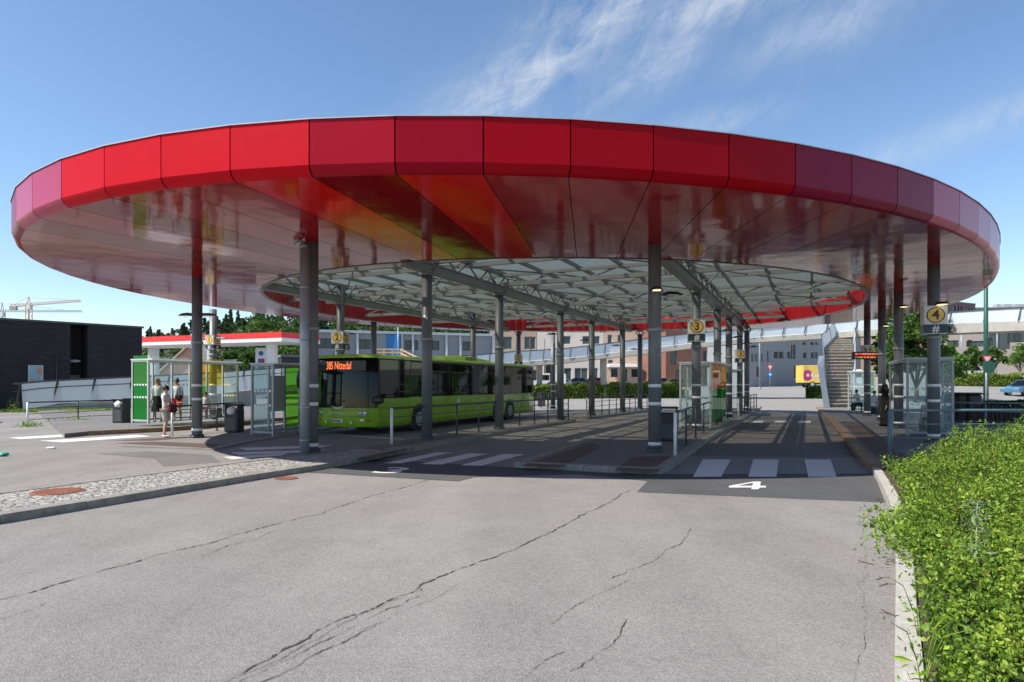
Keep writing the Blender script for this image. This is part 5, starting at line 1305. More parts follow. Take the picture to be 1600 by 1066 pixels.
b = MB(); b.obox(q0 + d * (x0_ + .06) - nrm * .115 + UP * (zb_ + .06), d * (x1_ - x0_ - .12), nrm * .02, UP * (zt__ - zb_ - .12)); b.build('poster_sheet', pbr('poster_blue', (.25, .42, .48), .5, var=.1), tp)
b = MB(); c_ = q0 + d * (x0_ + (x1_ - x0_) * .7) - nrm * .12 + UP * (zb_ + .85)
b.tube(c_, c_ - nrm * .012, .16, n=16); b.tube(c_ + UP * .16 + d * .05, c_ + UP * .16 + d * .05 - nrm * .013, .11, n=14); b.bar(c_ - UP * .1, c_ - UP * .65, .07, .02); c_ = q0 + d * (x0_ + (x1_ - x0_) * .27) - nrm * .12 + UP * (zb_ + .2); b.tube(c_, c_ - nrm * .012, .13, n=14)
b.build('motif', pbr('poster_orange', (.62, .25, .12), .5), tp)
# petrol station
ts = thing('petrol_station_canopy', 'red and white petrol station roof with white pillars', 'canopy', at(340, 66, zt(0, 66)))
pa, pb_, pc = at(180, 66), at(440, 58), at(500, 62)
def facef(a, c, z0, z1, m_, nm, out=0.0):
    b = MB(); d_ = (c - a).normalized(); n_ = vv3((d_.y, -d_.x, 0)); b.obox(a + n_ * out + UP * z0, c - a, -n_ * .12, UP * (z1 - z0)); b.build(nm, m_, ts)
zz0 = zpx(539, 58)
facef(pa, pb_, zpx(527.5, 58), zpx(518.5, 58), M['station_red'], 'red_fascia', .02); facef(pa, pb_, zpx(533.5, 58), zpx(527.6, 58), M['white'], 'white_fascia')
facef(pb_, pc, zpx(527.5, 58), zpx(518.5, 58), M['station_red'], 'red_fascia', .02); facef(pb_, pc, zpx(533.5, 58), zpx(527.6, 58), M['white'], 'white_fascia')
b = MB(); q_ = pc + (pa - pb_); b.add([(v.x, v.y, z) for z in (zpx(533.5, 58), zpx(519.5, 58)) for v in (pa + vv3((.2, .2, 0)), pb_ + vv3((0, .3, 0)), pc + vv3((-.2, .2, 0)), q_)], [(0, 3, 2, 1), (4, 5, 6, 7)]); b.build('soffit', M['white'], ts)
for px, Y, w in ((240, 69, .8), (425, 61, .8), (330, 74, .7)):
    p = at(px, Y); b = MB(); b.box((p.x, p.y, 3.3), (w, w, zpx(533.5, 58) * 2 - 6.6)); b.build('pillar', M['white'], ts)
building('dark glazed kiosk under the petrol station roof', 'kiosk', at(440, 72), at(560, 76), .3, 4.9, 6, M['black'], (), 'kiosk')
tt_ = thing('price_totem', 'white petrol price totem with red and blue boards', 'sign', at(409, 63, .4))
p = at(409, 63); b = MB(); b.cbox((p.x - .1, p.y, 2.9), (.95, .35, 5.0), .05); b.build('totem_body', M['white'], tt_)
for z, m_, xo, w_ in ((4.1, 'blue_sign', -.18, .3), (4.1, 'red_sign', .14, .3), (3.55, 'blue_sign', -.18, .3), (3.55, 'red_sign', .14, .3)):
    b = MB(); b.box((p.x + xo + .05, p.y - .19, z), (w_, .03, .45)); b.build('board', M[m_], tt_)
b = MB(); b.tube((p.x, p.y - .17, 4.85), (p.x, p.y - .2, 4.85), .24, n=24); b.build('emblem', M['blue_sign'], tt_)
# small houses behind the station
def gable(label, px0, px1, Y, ze, zr_, wall, roof):
    a, c = at(px0, Y), at(px1, Y); t = thing('house', label, 'house', a); w = c.x - a.x; dp_ = 8; b = MB()
    b.add([(a.x, Y, 0), (c.x, Y, 0), (c.x, Y, ze), ((a.x + c.x) / 2, Y, zr_), (a.x, Y, ze)] + [(a.x, Y + dp_, 0), (c.x, Y + dp_, 0), (c.x, Y + dp_, ze), ((a.x + c.x) / 2, Y + dp_, zr_), (a.x, Y + dp_, ze)], [(0, 1, 2, 3, 4), (9, 8, 7, 6, 5), (1, 6, 7, 2), (0, 4, 9, 5)]); b.build('wall', wall, t)
    b = MB(); m_ = vv3(((a.x + c.x) / 2, Y - .5, zr_ + .1)); dd = vv3((0, dp_ + 1, 0)); 
    for e in (vv3((a.x - .5, Y - .5, ze - .25)), vv3((c.x + .5, Y - .5, ze - .25))): b.obox(m_, e - m_, dd, UP * .18)
    b.build('roof', roof, t); b = MB(); b.box(((a.x + c.x) / 2, Y - .03, ze - .8), (1.2, .1, 1.3)); b.build('window', M['glass_blue'], t)
    return t
gable('salmon house with a pale gable behind the left shelter', 248, 345, 88, 3.0, 7.0, pbr('salmon', (.50, .28, .2), .9), pbr('pale_roof', (.55, .48, .38), .9))
gable('dark grey house with a steep roof behind the petrol station', 345, 425, 96, 3.5, 7.5, pbr('slate_wall', (.10, .11, .12), .9), M['roof_grey'])
# red car-wash like vehicle in the station
# modular building
bm0, bm1 = at(490, 88), at(772, 96)
wm0 = [(f, 1.9, zpx(546, 91), zpx(531, 91)) for f in (.06, .27, .52, .64, .85)]
tm = building('long two storey grey modular building with pale posts', 'building', bm0, bm1, 1.0, zpx(520, 90), 8, M['modular'], wm0, 'modular_building', frames='black')
d = (bm1 - bm0); 
for f in (.0, .12, .23, .47, .53, .72, .80, .995):
    p = bm0 + d * f; b = MB(); b.box((p.x, p.y - .22, (1 + zpx(517, 90)) / 2), (.3, .3, zpx(517, 90) - 1)); b.build('post', M['modpost'], tm)
b = MB(); p = bm0 + d * .5; b.box((p.x, p.y - .25, zpx(519, 90)), (d.length, .4, .35), math.atan2(d.y, d.x)); b.build('eaves', M['modpost'], tm)
b = MB(); p = bm0 + d * .42; b.box((p.x, p.y - .2, zpx(540, 90)), (1.9, .3, 3.2)); b.build('door', M['blue_sign'], tm)
tw = thing('timber_stairs', 'pale timber landing and steps before the grey modular building', 'stairs', at(588, 84, 1))
b = MB(); a, c = at(588, 84), at(626, 84)
for z in (zpx(557, 84), zpx(551, 84), zpx(546, 84)): b.bar(a + UP * z, c + UP * z, .12, .18)
b.bar(c + UP * zpx(546, 84), at(655, 82) + UP * zpx(560, 82), .12, .18); b.bar(c + UP * zpx(552, 84), at(655, 82) + UP * zpx(566, 82), .12, .18); b.build('handrail', M['wood'], tw)
for px in (588, 600, 613, 626, 640): p = at(px, 84); b = MB(); b.box((p.x, p.y, (1 + zpx(546 if px < 630 else 553, 84)) / 2), (.16, .16, zpx(546 if px < 630 else 553, 84) - 1)); b.build('post', M['wood'], tw)
b = MB(); b.obox(vv3((a.x, a.y, zpx(559, 84))), c - a, vv3((0, 2, 0)), UP * .15); b.build('landing', M['wood'], tw)
# terrace of pale buildings
Y_ = 112; zT = 15.0
def W_(px0, px1, lst, Y):
    return [((px - px0) / (px1 - px0), w, zpx(yb, Y), zpx(yt, Y)) for px, w, yt, yb in lst]
building('beige brick building left of the pale one beyond the bus', 'building', at(765, Y_), at(838, Y_), .8, zT, 14, M['render_beige'], W_(765, 838, [(793, 1.6, 526, 546), (824, 1.1, 526, 546), (832, 1.1, 526, 546), (830, 2, 578, 598), (805, 1.4, 505, 516), (780, 1.4, 526, 546)], Y_), 'building')
building('pale cream building with square windows beyond the hedge', 'building', at(838.3, Y_), at(943, Y_), .8, zT + 1, 14, M['render_cream'], W_(838.3, 943, [(886, 1.3, 525, 538), (916, 1.3, 525, 538), (932, 1.2, 525, 538), (887, 1.3, 575, 596), (908, 2.3, 575, 597), (929, 1.2, 575, 598), (860, 1.2, 503, 514)], Y_ ), 'building')
building('warm beige building with a white shopfront beyond the footbridge', 'building', at(943.3, Y_), at(1040, Y_), .8, zT, 14, pbr('warm_beige', (.50, .38, .29), .85, var=.08, vs=.3), W_(943.3, 1040, [(953, .8, 523, 537), (969, .9, 523, 537), (954, .9, 562, 568), (960, 1.3, 575, 590), (992, 1.3, 576, 590), (975, 1.3, 576, 597), (1015, 1.2, 524, 537)], Y_), 'building')
tsf = thing('shop_awning', 'long white shopfront awning on the warm beige building', 'awning', at(950, Y_, 1.5)); b = MB(); p = at(975, Y_ - 1); b.cbox((p.x, p.y, zpx(572, Y_)), (5.6, 2, .5), .04); b.build('awning_box', M['white'], tsf)
b = MB(); p = at(959, Y_ - .3); b.box((p.x, p.y, zpx(594, Y_)), (1.2, .1, .9)); b.build('poster', pbr('warm_poster', (.7, .45, .3), .6, var=.4, vs=2), tsf)
building('red brick building behind the footbridge and column 3', 'building', at(1040.3, 104), at(1168, 108), .8, 14, 14, M['brick_red'], W_(1040.3, 1168, [(1052, 1.2, 549, 570), (1060, 1.2, 578, 598), (1085, 1.2, 549, 566), (1107, 1.5, 575, 598), (1101, .8, 549, 566), (1140, 1.2, 545, 562), (1112, .8, 549, 566), (1075, 1.6, 578, 598)], 106), 'building', frames='black')
# grey-blue building in its own shade: the facade turns away from the sun
g0, g1 = at(1168, 100), at(1345, 122)
gw = []
for px, w, yt, yb in ((1178, .7, 539, 544), (1176, .7, 552, 566), (1182, .7, 552, 566), (1191, .6, 552, 566), (1200, .6, 548, 566), (1213, 1.5, 549, 561), (1221, 1.5, 549, 561), (1233, 1.2, 549, 561), (1240, 1.6, 538, 562), (1258, 1.4, 550, 561), (1270, 1.3, 550, 561), (1276, 1.0, 550, 561), (1257, 1.4, 534, 540), (1269, 1.3, 534, 540), (1276, 1, 534, 540), (1246, 2.2, 571, 592), (1185, 1.1, 572, 590), (1300, 1.4, 550, 561)):
    k = (px - 800) / F; dd = (g1 - g0); s = (g0.x - k * g0.y) / (k * dd.y - dd.x); Y = g0.y + dd.y * s; gw.append((s, w, zpx(yb, Y), zpx(yt, Y)))
building('grey building with narrow windows under the footbridge', 'building', g0, g1, 1.2, 16, 14, M['wall_grey'], gw, 'building')
b0 = building('long taupe building with tall dark openings at far right', 'building', at(1470, 104), at(1750, 92), 2.5, zpx(517, 98) + 1.2, 16, M['wall_taupe'], W_(1470, 1750, [(1488, 1.0, 530, 541), (1497, .6, 530, 541), (1520, .6, 530, 541), (1530, 2.4, 532, 541), (1569, 2.6, 519, 546), (1593, 1.6, 519, 536), (1601, 1.6, 519, 536), (1640, 2, 520, 545), (1554, .5, 528, 550)], 100), 'building', frames='black')
building('plum coloured upper storeys rising over the footbridge', 'building', at(1462, 150), at(1524, 158), 2, zpx(469.5, 150), 12, pbr('plum_wall', (.16, .10, .10), .85), W_(1462, 1524, [(1490, 1.2, 477, 485), (1496, 1.0, 477, 485), (1501, .8, 477, 485), (1513, .9, 478, 485), (1518, .9, 478, 485)], 152), 'building', frames='black')
building('low grey roofline seen above the parapet at far right', 'building', at(1500, 170), at(1800, 165), 3, zpx(481, 168), 12, M['wall_grey'], (), 'building')
tb2 = thing('rooftop_vents', 'small pale vents on the far right roofline', 'vents', at(1560, 168, zpx(481, 168)))
for px, w in ((1557, 1.2), (1571, 2.4), (1590, 3.0)): p = at(px, 170); b = MB(); b.cbox((p.x, p.y, zpx(479, 170)), (w, 1.5, 1.2), .1); b.build('vent', M['alu'], tb2)
# tan block seen between the canopy rim and the bridge
building('tan block beyond the stairs right of the red brick building', 'building', at(1290, 135), at(1420, 128), 3, 19, 14, pbr('tan_wall', (.36, .25, .17), .85), [(f, 1.4, z, z + 1.8) for f in (.1, .3, .5, .7, .9) for z in (8, 12, 15.5)], 'building')

# ------------------------------------------------------------------ vehicles
def car(label, p, heading, col, L=4.3, H=1.46, Wd=1.78, kind='hatch', name='parked_car', group='cars on the far streets', cat='car'):
    t = thing(name, label, cat, p, heading, group)
    paint = pbr('paint_' + label[:12], col, .25, .1, var=.03, coat=.8)
    if kind == 'van': lower = [(0, .30), (0, .95), (.06 * L, 1.05), (.16 * L, 1.12), (.27 * L, H * .96), (.32 * L, H), (.985 * L, H), (L, .9 * H), (L, .30)]; gl = [(.185 * L, 1.14), (.275 * L, H * .93), (.52 * L, H * .93), (.52 * L, 1.14)]
    else: lower = [(0, .32), (-.0, .62), (.03 * L, .78), (.24 * L, .92), (.72 * L, .96), (.985 * L, .93), (L, .60), (L, .32)]; gl = None
    def loft(b, prof, ins):
        n = len(prof); vs = []
        for y, k in ((-Wd / 2, 0), (-Wd / 2 + ins, 1), (Wd / 2 - ins, 1), (Wd / 2, 0)):
            cx_ = sum(q[0] for q in prof) / n; cz_ = sum(q[1] for q in prof) / n
            for x, z in prof:
                f = 1 if k else .985; vs.append((cx_ + (x - cx_) * f, y, cz_ + (z - cz_) * (1 if k else .94)))
        fs = [tuple(range(n)), tuple(range(4 * n - 1, 3 * n - 1, -1))] + [(r_ * n + i, (r_ + 1) * n + i, (r_ + 1) * n + (i + 1) % n, r_ * n + (i + 1) % n)[::-1] for r_ in range(3) for i in range(n)]
        b.add(vs, fs)
    b = MB(); loft(b, lower, .1); b.build('body', paint, t, True)
    if kind != 'van':
        # cabin: tapered glasshouse with a painted roof
        x0, x1, x2, x3 = (.22 * L, .40 * L, .80 * L, .95 * L) if kind == 'hatch' else (.24 * L, .40 * L, .70 * L, .86 * L)
        w0, w1 = Wd / 2 - .06, Wd / 2 - .26; b = MB()
        b.add([(x0, -w0, .9), (x3, -w0, .93), (x3, w0, .93), (x0, w0, .9), (x1, -w1, H - .05), (x2, -w1, H - .05), (x2, w1, H - .05), (x1, w1, H - .05)], [(0, 1, 5, 4), (1, 2, 6, 5), (2, 3, 7, 6), (3, 0, 4, 7), (4, 5, 6, 7)]); b.build('windows', M['glass_dark'], t, True)
        b = MB(); b.cbox(((x1 + x2) / 2, 0, H - .03), (x2 - x1 + .1, 2 * w1 + .04, .06), .025); b.build('roof', paint, t, True)
        b = MB()
        for s in (-1, 1):
            for f0, f1 in ((x0, x1), (x3, x2), ((x0 + x3) / 2, (x1 + x2) / 2)): b.bar((f0, s * w0, .9), (f1, s * w1, H - .04), .05, .05)
        b.build('pillars', paint, t, True)
    else:
        b = MB()
        for s in (-1, 1): b.add([(x, s * (Wd / 2 + .004), z) for x, z in gl], [(0, 1, 2, 3)])
        b.quad((.17 * L, -Wd / 2 + .15, 1.15), (.17 * L, Wd / 2 - .15, 1.15), (.265 * L, Wd / 2 - .2, H * .93), (.265 * L, -Wd / 2 + .2, H * .93)); b.build('windows', M['glass_dark'], t, True)
    for x in (.18 * L, .80 * L):
        for s in (-1, 1):
            w_ = bpy.data.objects.new('wheel', None); COL.objects.link(w_); w_.parent = t; w_.location = (x, s * (Wd / 2 - .1), .32)
            b = MB(); b.tube((0, -.12, 0), (0, .12, 0), .32, n=20); b.build('tyre', M['rubber'], w_, True)
            b = MB(); b.tube((0, -.13, 0), (0, .13, 0), .2, n=14); b.build('rim', M['alu'], w_, True)
    for s in (-1, 1):
        b = MB(); b.cbox((.02, s * (Wd / 2 - .28), .68), (.08, .34, .14), .03); b.build('headlight', M['alu'], t, True)
        b = MB(); b.cbox((L - .01, s * (Wd / 2 - .2), .78), (.06, .26, .16), .02); b.build('tail_light', M['red_sign'], t, True)
    return t
def gat(px, Y): p = at(px, Y); return vv3((p.x, Y, zt(p.x, Y) - .02))
car('blue hatchback cut by the right edge of the photo', gat(1577, 58), R(12), (.07, .20, .34))
car('small red car parked far right', gat(1588, 110), R(10), (.5, .02, .02))
car('light blue car parked beside the young trees', gat(1572, 128), R(8), (.28, .38, .45))
car('white van partly hidden by the bridge pier beyond the bus', gat(829, 95), R(4), (.72, .73, .74), L=5.2, H=2.1, kind='van')
car('silver car behind the white van', gat(848, 97), R(4), (.35, .37, .38))
car('dark blue car parked before the cream building', gat(878, 98), R(3), (.02, .035, .10), kind='sedan', L=4.6)
car('dark red car just right of the dark blue one', gat(905, 101), R(3), (.10, .012, .02))
car('black car beside the white shopfront', gat(1003, 97), R(4), (.02, .02, .025))
car('grey car left of the shelter at lane 4', gat(1028, 88), R(5), (.06, .065, .07))
car('cream estate car behind the clipped hedge at right', gat(1480, 92), R(0), (.62, .58, .42), L=4.8, H=1.75)
car('pale car behind the cream estate car', gat(1472, 104), R(2), (.55, .56, .6))
# delivery lorry
lp = gat(1249, 96); tl_ = thing('delivery_lorry', 'yellow and orange lorry with a magenta disc beside the stairs', 'lorry', lp, R(1)); zb0 = .75
b = MB(); b.cbox((3.6, 0, 2.05), (7.2, 2.4, 2.6), .05); b.build('cargo_box', pbr('lorry_yellow', (.85, .52, .12), .4, var=.3, vs=.35), tl_, True)
b = MB(); b.cbox((8.2, 0, 1.6), (1.8, 2.3, 2.3), .2); cab = b.build('cab', M['white'], tl_, True)
b = MB(); b.box((8.3, -1.16, 2.0), (1.0, .03, .8)); b.build('window', M['glass_dark'], cab, True)
b = MB(); b.box((4.2, 0, .62), (8, 1.9, .2)); b.build('chassis', M['darkrail'], tl_, True)
b = MB(); vs = [(max(.04, .62 + .80 * math.cos(a)), -1.206, 1.85 + .80 * math.sin(a)) for a in np.linspace(0, 2 * math.pi, 29)[:-1]]; b.add(vs + [(x, y + .004, z) for x, y, z in vs], [tuple(range(28))]); b.build('magenta_disc', pbr('magenta', (.42, .03, .16), .4), tl_, True)
text('lorry_lettering', 'Komplett', M['white'], 0.85, (1.15, -1.215, 1.85), (R(90), 0, 0), tl_, .002, bold=.02, align='LEFT', local=True)
b = MB()
for a in (0, 60, 120): c, s = math.cos(R(a)), math.sin(R(a)); b.bar((.72 - .26 * c, -1.213, 1.88 - .26 * s), (.72 + .26 * c, -1.213, 1.88 + .26 * s), .02, .11, vv3((0, -1, 0)).cross(vv3((c, 0, s))))
b.build('star_mark', M['white'], tl_, True)
for x in (1.4, 6.9):
    for s in (-1, 1):
        w_ = bpy.data.objects.new('wheel', None); COL.objects.link(w_); w_.parent = tl_; w_.location = (x, s * 1.05, .5)
        b = MB(); b.tube((0, -.15, 0), (0, .15, 0), .5, n=20); b.build('tyre', M['rubber'], w_, True); b = MB(); b.tube((0, -.16, 0), (0, .16, 0), .26, n=14); b.build('rim', M['alu'], w_, True)
# orange machine near the grey car (café planter)
tpb = thing('flower_trough', 'dark trough with red flowers beside the far pavement', 'planter', gat(1052, 70)); b = MB(); b.cbox((0, 0, .4), (3.2, 1, .8), .05); b.build('trough', M['wood'], tpb, True)

# ------------------------------------------------------------------ street furniture beyond
def pole(name, label, cat, p, h, r, mat, group=None):
    t = thing(name, label, cat, p, 0, group); b = MB(); b.tube((0, 0, -.1), (0, 0, h), r, r * .75, n=12); b.tube((0, 0, -.05), (0, 0, .25), r * 1.7, n=12); b.build('pole', mat, t, True); return t
def triangle(t, z, s, back=False):
    for k, (m_, sc, y) in enumerate(((M['red_sign'], 1, -.08), (M['signwhite'], .62, -.095))):
        b = MB(); w = s * sc; zc_ = z + .0; vs = [(-w / 2, y, zc_ + w * .3), (w / 2, y, zc_ + w * .3), (0, y, zc_ - w * .55)]; b.add(vs + [(x, yy + .02, zz) for x, yy, zz in vs], [(0, 2, 1), (3, 4, 5), (0, 1, 4, 3), (1, 2, 5, 4), (2, 0, 3, 5)]); b.build('warning_triangle' if k == 0 else 'triangle_face', m_, t, True)
t = pole('road_sign', 'yield triangle above a round blue arrow sign across the road', 'road sign', gat(1203, 92), 3.6, .05, M['galv']); triangle(t, 3.1, 1.0)
b = MB(); b.tube((0, -.06, 2.05), (0, -.08, 2.05), .40, n=24); b.build('blue_disc', M['blue_sign'], t, True); b = MB(); b.tube((0, -.08, 2.05), (0, -.09, 2.05), .17, n=16); b.build('arrow_mark', M['signwhite'], t, True)
t = pole('street_lamp', 'grey street lamp pole left of the yield sign', 'street lamp', gat(1187, 90), 9.5, .11, M['galv']); b = MB(); b.cbox((0, -.6, 9.5), (.3, 1.1, .12), .03); b.build('lamp_head', M['galv'], t, True)
gp = at(1540.5, 36, 0); t = pole('flag_pole', 'tall dark green pole standing right of the canopy', 'pole', gp, zpx(440, 36) + 1.5, .13, pbr('green_pole', (.02, .09, .06), .5))
gs = at(1541, 35.6, 0); t = thing('road_sign', 'red edged yield triangle over the dark green back of a disc', 'road sign', gs)
b = MB(); b.tube((0, 0, 0), (0, 0, 3.3), .05, n=10); b.build('pole', M['galv'], t, True); triangle(t, zpx(561, 35.6), .62)
b = MB(); b.tube((0, -.2, zpx(574, 35.6)), (0, -.22, zpx(574, 35.6)), .36, n=24); b.build('disc_back', pbr('green_disc', (.02, .10, .07), .5), t, True)
t = pole('road_sign', 'small white sign on a thin post before the taupe building', 'road sign', gat(1557, 95), 3.7, .05, M['galv']); b = MB(); b.cbox((0, -.07, 3.3), (.6, .03, .6), .01); b.cbox((0, -.07, 2.6), (.6, .03, .6), .01); b.build('plate', M['signwhite'], t, True)
t = pole('street_lamp', 'thin street lamp before the trees at right', 'street lamp', gat(1558, 100), 7.6, .09, M['galv']); b = MB(); b.cbox((-.7, 0, 7.6), (1.5, .25, .1), .03); b.build('lamp_head', M['white'], t, True)
t = pole('street_lamp', 'grey street lamp left of the young trees', 'street lamp', gat(1502, 90), 7.4, .09, M['galv']); b = MB(); b.cbox((.3, 0, 7.4), (1.2, .25, .1), .03); b.build('lamp_head', M['white'], t, True)
t = pole('street_lamp', 'slim lamp pole before the cream building', 'street lamp', gat(851, 100), 7.5, .08, M['darkrail'])
t = pole('street_lamp', 'slim pole over the grey modular building', 'street lamp', gat(622, 84), 9.3, .08, M['galv'])
t = pole('traffic_light', 'black traffic light beside the far column', 'traffic light', gat(860, 66), 2.6, .07, M['black']); b = MB(); b.cbox((-.25, -.1, 2.9), (.55, .4, .9), .05); b.build('signal_head', M['black'], t, True)
# waste containers at right
for k, (px, lab) in enumerate(((1486, 'dark brown slatted waste container nearest the shelter'), (1500, 'middle dark waste container in the row of three'), (1519, 'rounded black waste container farthest right in the row'))):
    p = at(px, 29.5 - k * .2, .05); t = thing('waste_container', lab, 'container', p, R(-8), 'waste containers beyond the shelter'); w = (.42, .42, .62)[k]
    b = MB(); b.cbox((0, 0, .66), (w * .92, .6, 1.3), .06); b.build('body', M['black'] if k == 2 else pbr('brown_slats', (.05, .04, .033), .8, var=.3), t, True); b = MB(); b.cbox((0, 0, 1.36), (w, .66, .1), .04); b.build('lid', M['black'], t, True)
# dark timber fence right
t = thing('board_fence', 'dark low board fence behind the grey railing at right', 'fence', at(1560, 26, 0)); b = MB()
for k in range(26): p = at(1524 + k * 7, 27.0 - k * .05, 0); b.cbox((p.x, p.y, .5), (.17, .03, .95 - .012 * k), .005)
b.build('boards', pbr('fence_brown', (.035, .028, .022), .9, var=.4), t)
b = MB(); b.bar(at(1522, 27.1, .8), at(1706, 25.8, .8), .05, .08); b.build('rail', M['black'], t)

# tower cranes
def crane(label, px, Y, ytop, yjib0, yjib1, xl, xr, col):
    p = at(px, Y); t = thing('tower_crane', label, 'crane', (p.x, Y, 0), 0, 'tower cranes behind the dark building'); zT_ = zpx(ytop, Y); zj = zpx((yjib0 + yjib1) / 2, Y); w = 1.1; m_ = pbr('crane_paint', col, .6)
    b = MB(); n_ = int(zj / 3)
    for sx in (-w, w):
        for sy in (-w, w): b.bar((sx, sy, 0), (sx, sy, zj), .3, .3, vv3((1, 0, 0)))
    for i in range(n_):
        z0, z1 = zj * i / n_, zj * (i + 1) / n_
        for sy in (-w, w): b.bar((-w, sy, z0), (w, sy, z1), .16, .16); b.bar((-w, sy, z1), (w, sy, z1), .14, .14)
    b.build('mast', m_, t, True)
    b = MB(); b.bar((-w, 0, zj), (0, 0, zT_), .3, .3, vv3((0, 1, 0))); b.bar((w, 0, zj), (0, 0, zT_), .3, .3, vv3((0, 1, 0))); b.build('apex', m_, t, True)
    X0, X1 = (xl - px) / F * Y, (xr - px) / F * Y; s = -(yjib1 - yjib0) / F * Y / (X1 - X0)
    b = MB(); zf = lambda x: zj + s * (x - (X0 + X1) / 2)
    for y, dz in ((-.7, 0), (.7, 0), (0, 1.5)): b.bar((X0, y, zf(X0) + dz), (X1, y, zf(X1) + dz * .6), .22, .22)
    k = int((X1 - X0) / 2.2)
    for i in range(k):
        x0, x1, xm = X0 + (X1 - X0) * i / k, X0 + (X1 - X0) * (i + 1) / k, X0 + (X1 - X0) * (i + .5) / k
        for y in (-.7, .7): b.bar((x0, y, zf(x0)), (xm, 0, zf(xm) + 1.3), .13, .13); b.bar((xm, 0, zf(xm) + 1.3), (x1, y, zf(x1)), .13, .13)
    b.build('jib', m_, t, True)
    b = MB(); b.box((X0 + 2.2, 0, zf(X0) - .6), (3.6, 1.6, 2.2)); b.build('counterweight', M['concrete'], t, True)
    b = MB(); b.tube((0, 0, zT_), (X1 * .8, 0, zf(X1 * .8) + 1), .09, n=5); b.tube((0, 0, zT_), (X0 * .8, 0, zf(X0 * .8) + 1), .09, n=5); b.build('tie_cable', m_, t, True)
    b = MB(); b.box((1.2, -1.2, zj - 1.8), (1.8, 1.8, 2.4)); b.build('cab', M['signwhite'], t, True)
crane('pale orange tower crane with its jib pointing right', 45, 360, 464, 480, 471, 15, 126, (.62, .36, .22))
crane('grey tower crane at the left edge with a long level jib', 3.5, 420, 473, 487.5, 487.5, -25, 128, (.35, .33, .34))

# ------------------------------------------------------------------ vegetation
def leaves(name, C, n, size, mat, parent=None, flat=0.0, rng=RNG, asp=.55, world=False):
    """C: (n,3) leaf centres"""
    if world: C = C - np.array(parent.location)
    n = len(C); a = rng.normal(size=(n, 3)); a[:, 2] *= (1 - flat); a /= np.linalg.norm(a, axis=1)[:, None] + 1e-9
    r_ = rng.normal(size=(n, 3)); bb = np.cross(a, r_); bb /= np.linalg.norm(bb, axis=1)[:, None] + 1e-9
    s = size * (rng.uniform(.55, 1.2, n) + .6 * (rng.random(n) < .12))[:, None]; nn = np.cross(a, bb)
    V_ = np.stack([C - a * s, C + bb * s * asp + nn * s * .12, C + a * s, C - bb * s * asp + nn * s * .12], 1).reshape(-1, 3)
    return np_mesh(name, V_, np.arange(4 * n).reshape(n, 4), mat, parent)
def tree(name, label, base, h, rad, trunk_h, leaf, nl, lsize, mat, kind='round', seed=1, group=None, cat='tree'):
    rng = np.random.default_rng(seed); t = thing(name, label, cat, base, 0, group); b = MB()
    b.tube((0, 0, -.2), (0, 0, trunk_h), .035 * h * .6 + .03, .025 * h * .5 + .02, n=10); limbs = []
    for k in range(9):
        a = rng.uniform(0, 6.28); z0 = trunk_h * rng.uniform(.6, 1.0); e = Vector((math.cos(a) * rad * .65, math.sin(a) * rad * .65, trunk_h + (h - trunk_h) * rng.uniform(.25, .8))); b.tube((0, 0, z0), e, .014 * h * .5 + .015, .012, n=6); limbs.append(e)
    b.tube((0, 0, trunk_h * .98), (0, 0, h * .9), .02 * h * .5 + .02, .012, n=8); b.build('trunk', M['bark'], t, True)
    if kind == 'conifer':
        lay = 13; C = []
        for k in range(lay):
            f = k / lay; z = trunk_h * .4 + (h - trunk_h * .4) * f; R_ = rad * (1 - f) ** .85 + .05
            m_ = int(nl / lay * (1.3 - f)); 
            arms = max(5, int(11 * (1 - f) + 4))
            for j in range(m_):
                a = 2 * math.pi * (rng.integers(arms) + k * .37) / arms + rng.normal(0, .10); q = R_ * rng.uniform(.1, 1) ** .7; C.append((math.cos(a) * q, math.sin(a) * q, z - q * .28 + rng.normal(0, .06 * h / lay)))
        C = np.array(C)
    else:
        nc = 46; cz = (h + trunk_h) / 2 + .1 * (h - trunk_h); rz_ = (h - trunk_h) / 2 + .1
        cen = rng.normal(size=(nc, 3)); cen /= np.linalg.norm(cen, axis=1)[:, None]; cen *= rng.uniform(.45, .95, nc)[:, None]
        cen = cen * np.array([rad, rad, rz_]) + np.array([0, 0, cz]); cr_ = rng.uniform(.16, .34, nc) * rad
        per = nl // nc; C = []
        for c, r_ in zip(cen, cr_):
            d_ = rng.normal(size=(per, 3)); d_ /= np.linalg.norm(d_, axis=1)[:, None]; C.append(c + d_ * (r_ * rng.uniform(.55, 1.05, per) ** .5)[:, None] * np.array([1, 1, .8]))
        C = np.concatenate(C)
    leaves('crown', C, len(C), lsize, mat, t, rng=rng)
    return t
def gat2(px, Y): p = at(px, Y); return (p.x, Y, zt(p.x, Y))
tree('broadleaf_tree', 'big dark leafy tree rising behind the stop 4 columns', gat2(1432, 52), 7.9, 2.5, 1.6, 0, 14000, .13, leaf_tree, seed=3)
tree('broadleaf_tree', 'leafy tree left of the big one behind the stop 4 columns', gat2(1392, 56), 6.6, 1.9, 1.4, 0, 10000, .13, leaf_tree, seed=4)
tree('broadleaf_tree', 'light green tree just right of the large shelter', gat2(1480, 60), 4.4, 1.7, 1.0, 0, 9000, .12, leafmat('light_tree', (.05, .11, .02), (.12, .24, .035), (.22, .36, .06), .6), seed=5)
tree('young_tree', 'young round tree left of the green pole', gat2(1519, 78), 4.2, 1.2, 1.4, 0, 4500, .12, leaf_tree, seed=6, group='young street trees')
tree('young_tree', 'young tree directly behind the green pole', gat2(1552, 80), 4.2, 1.5, 1.4, 0, 4500, .12, leaf_tree, seed=7, group='young street trees')
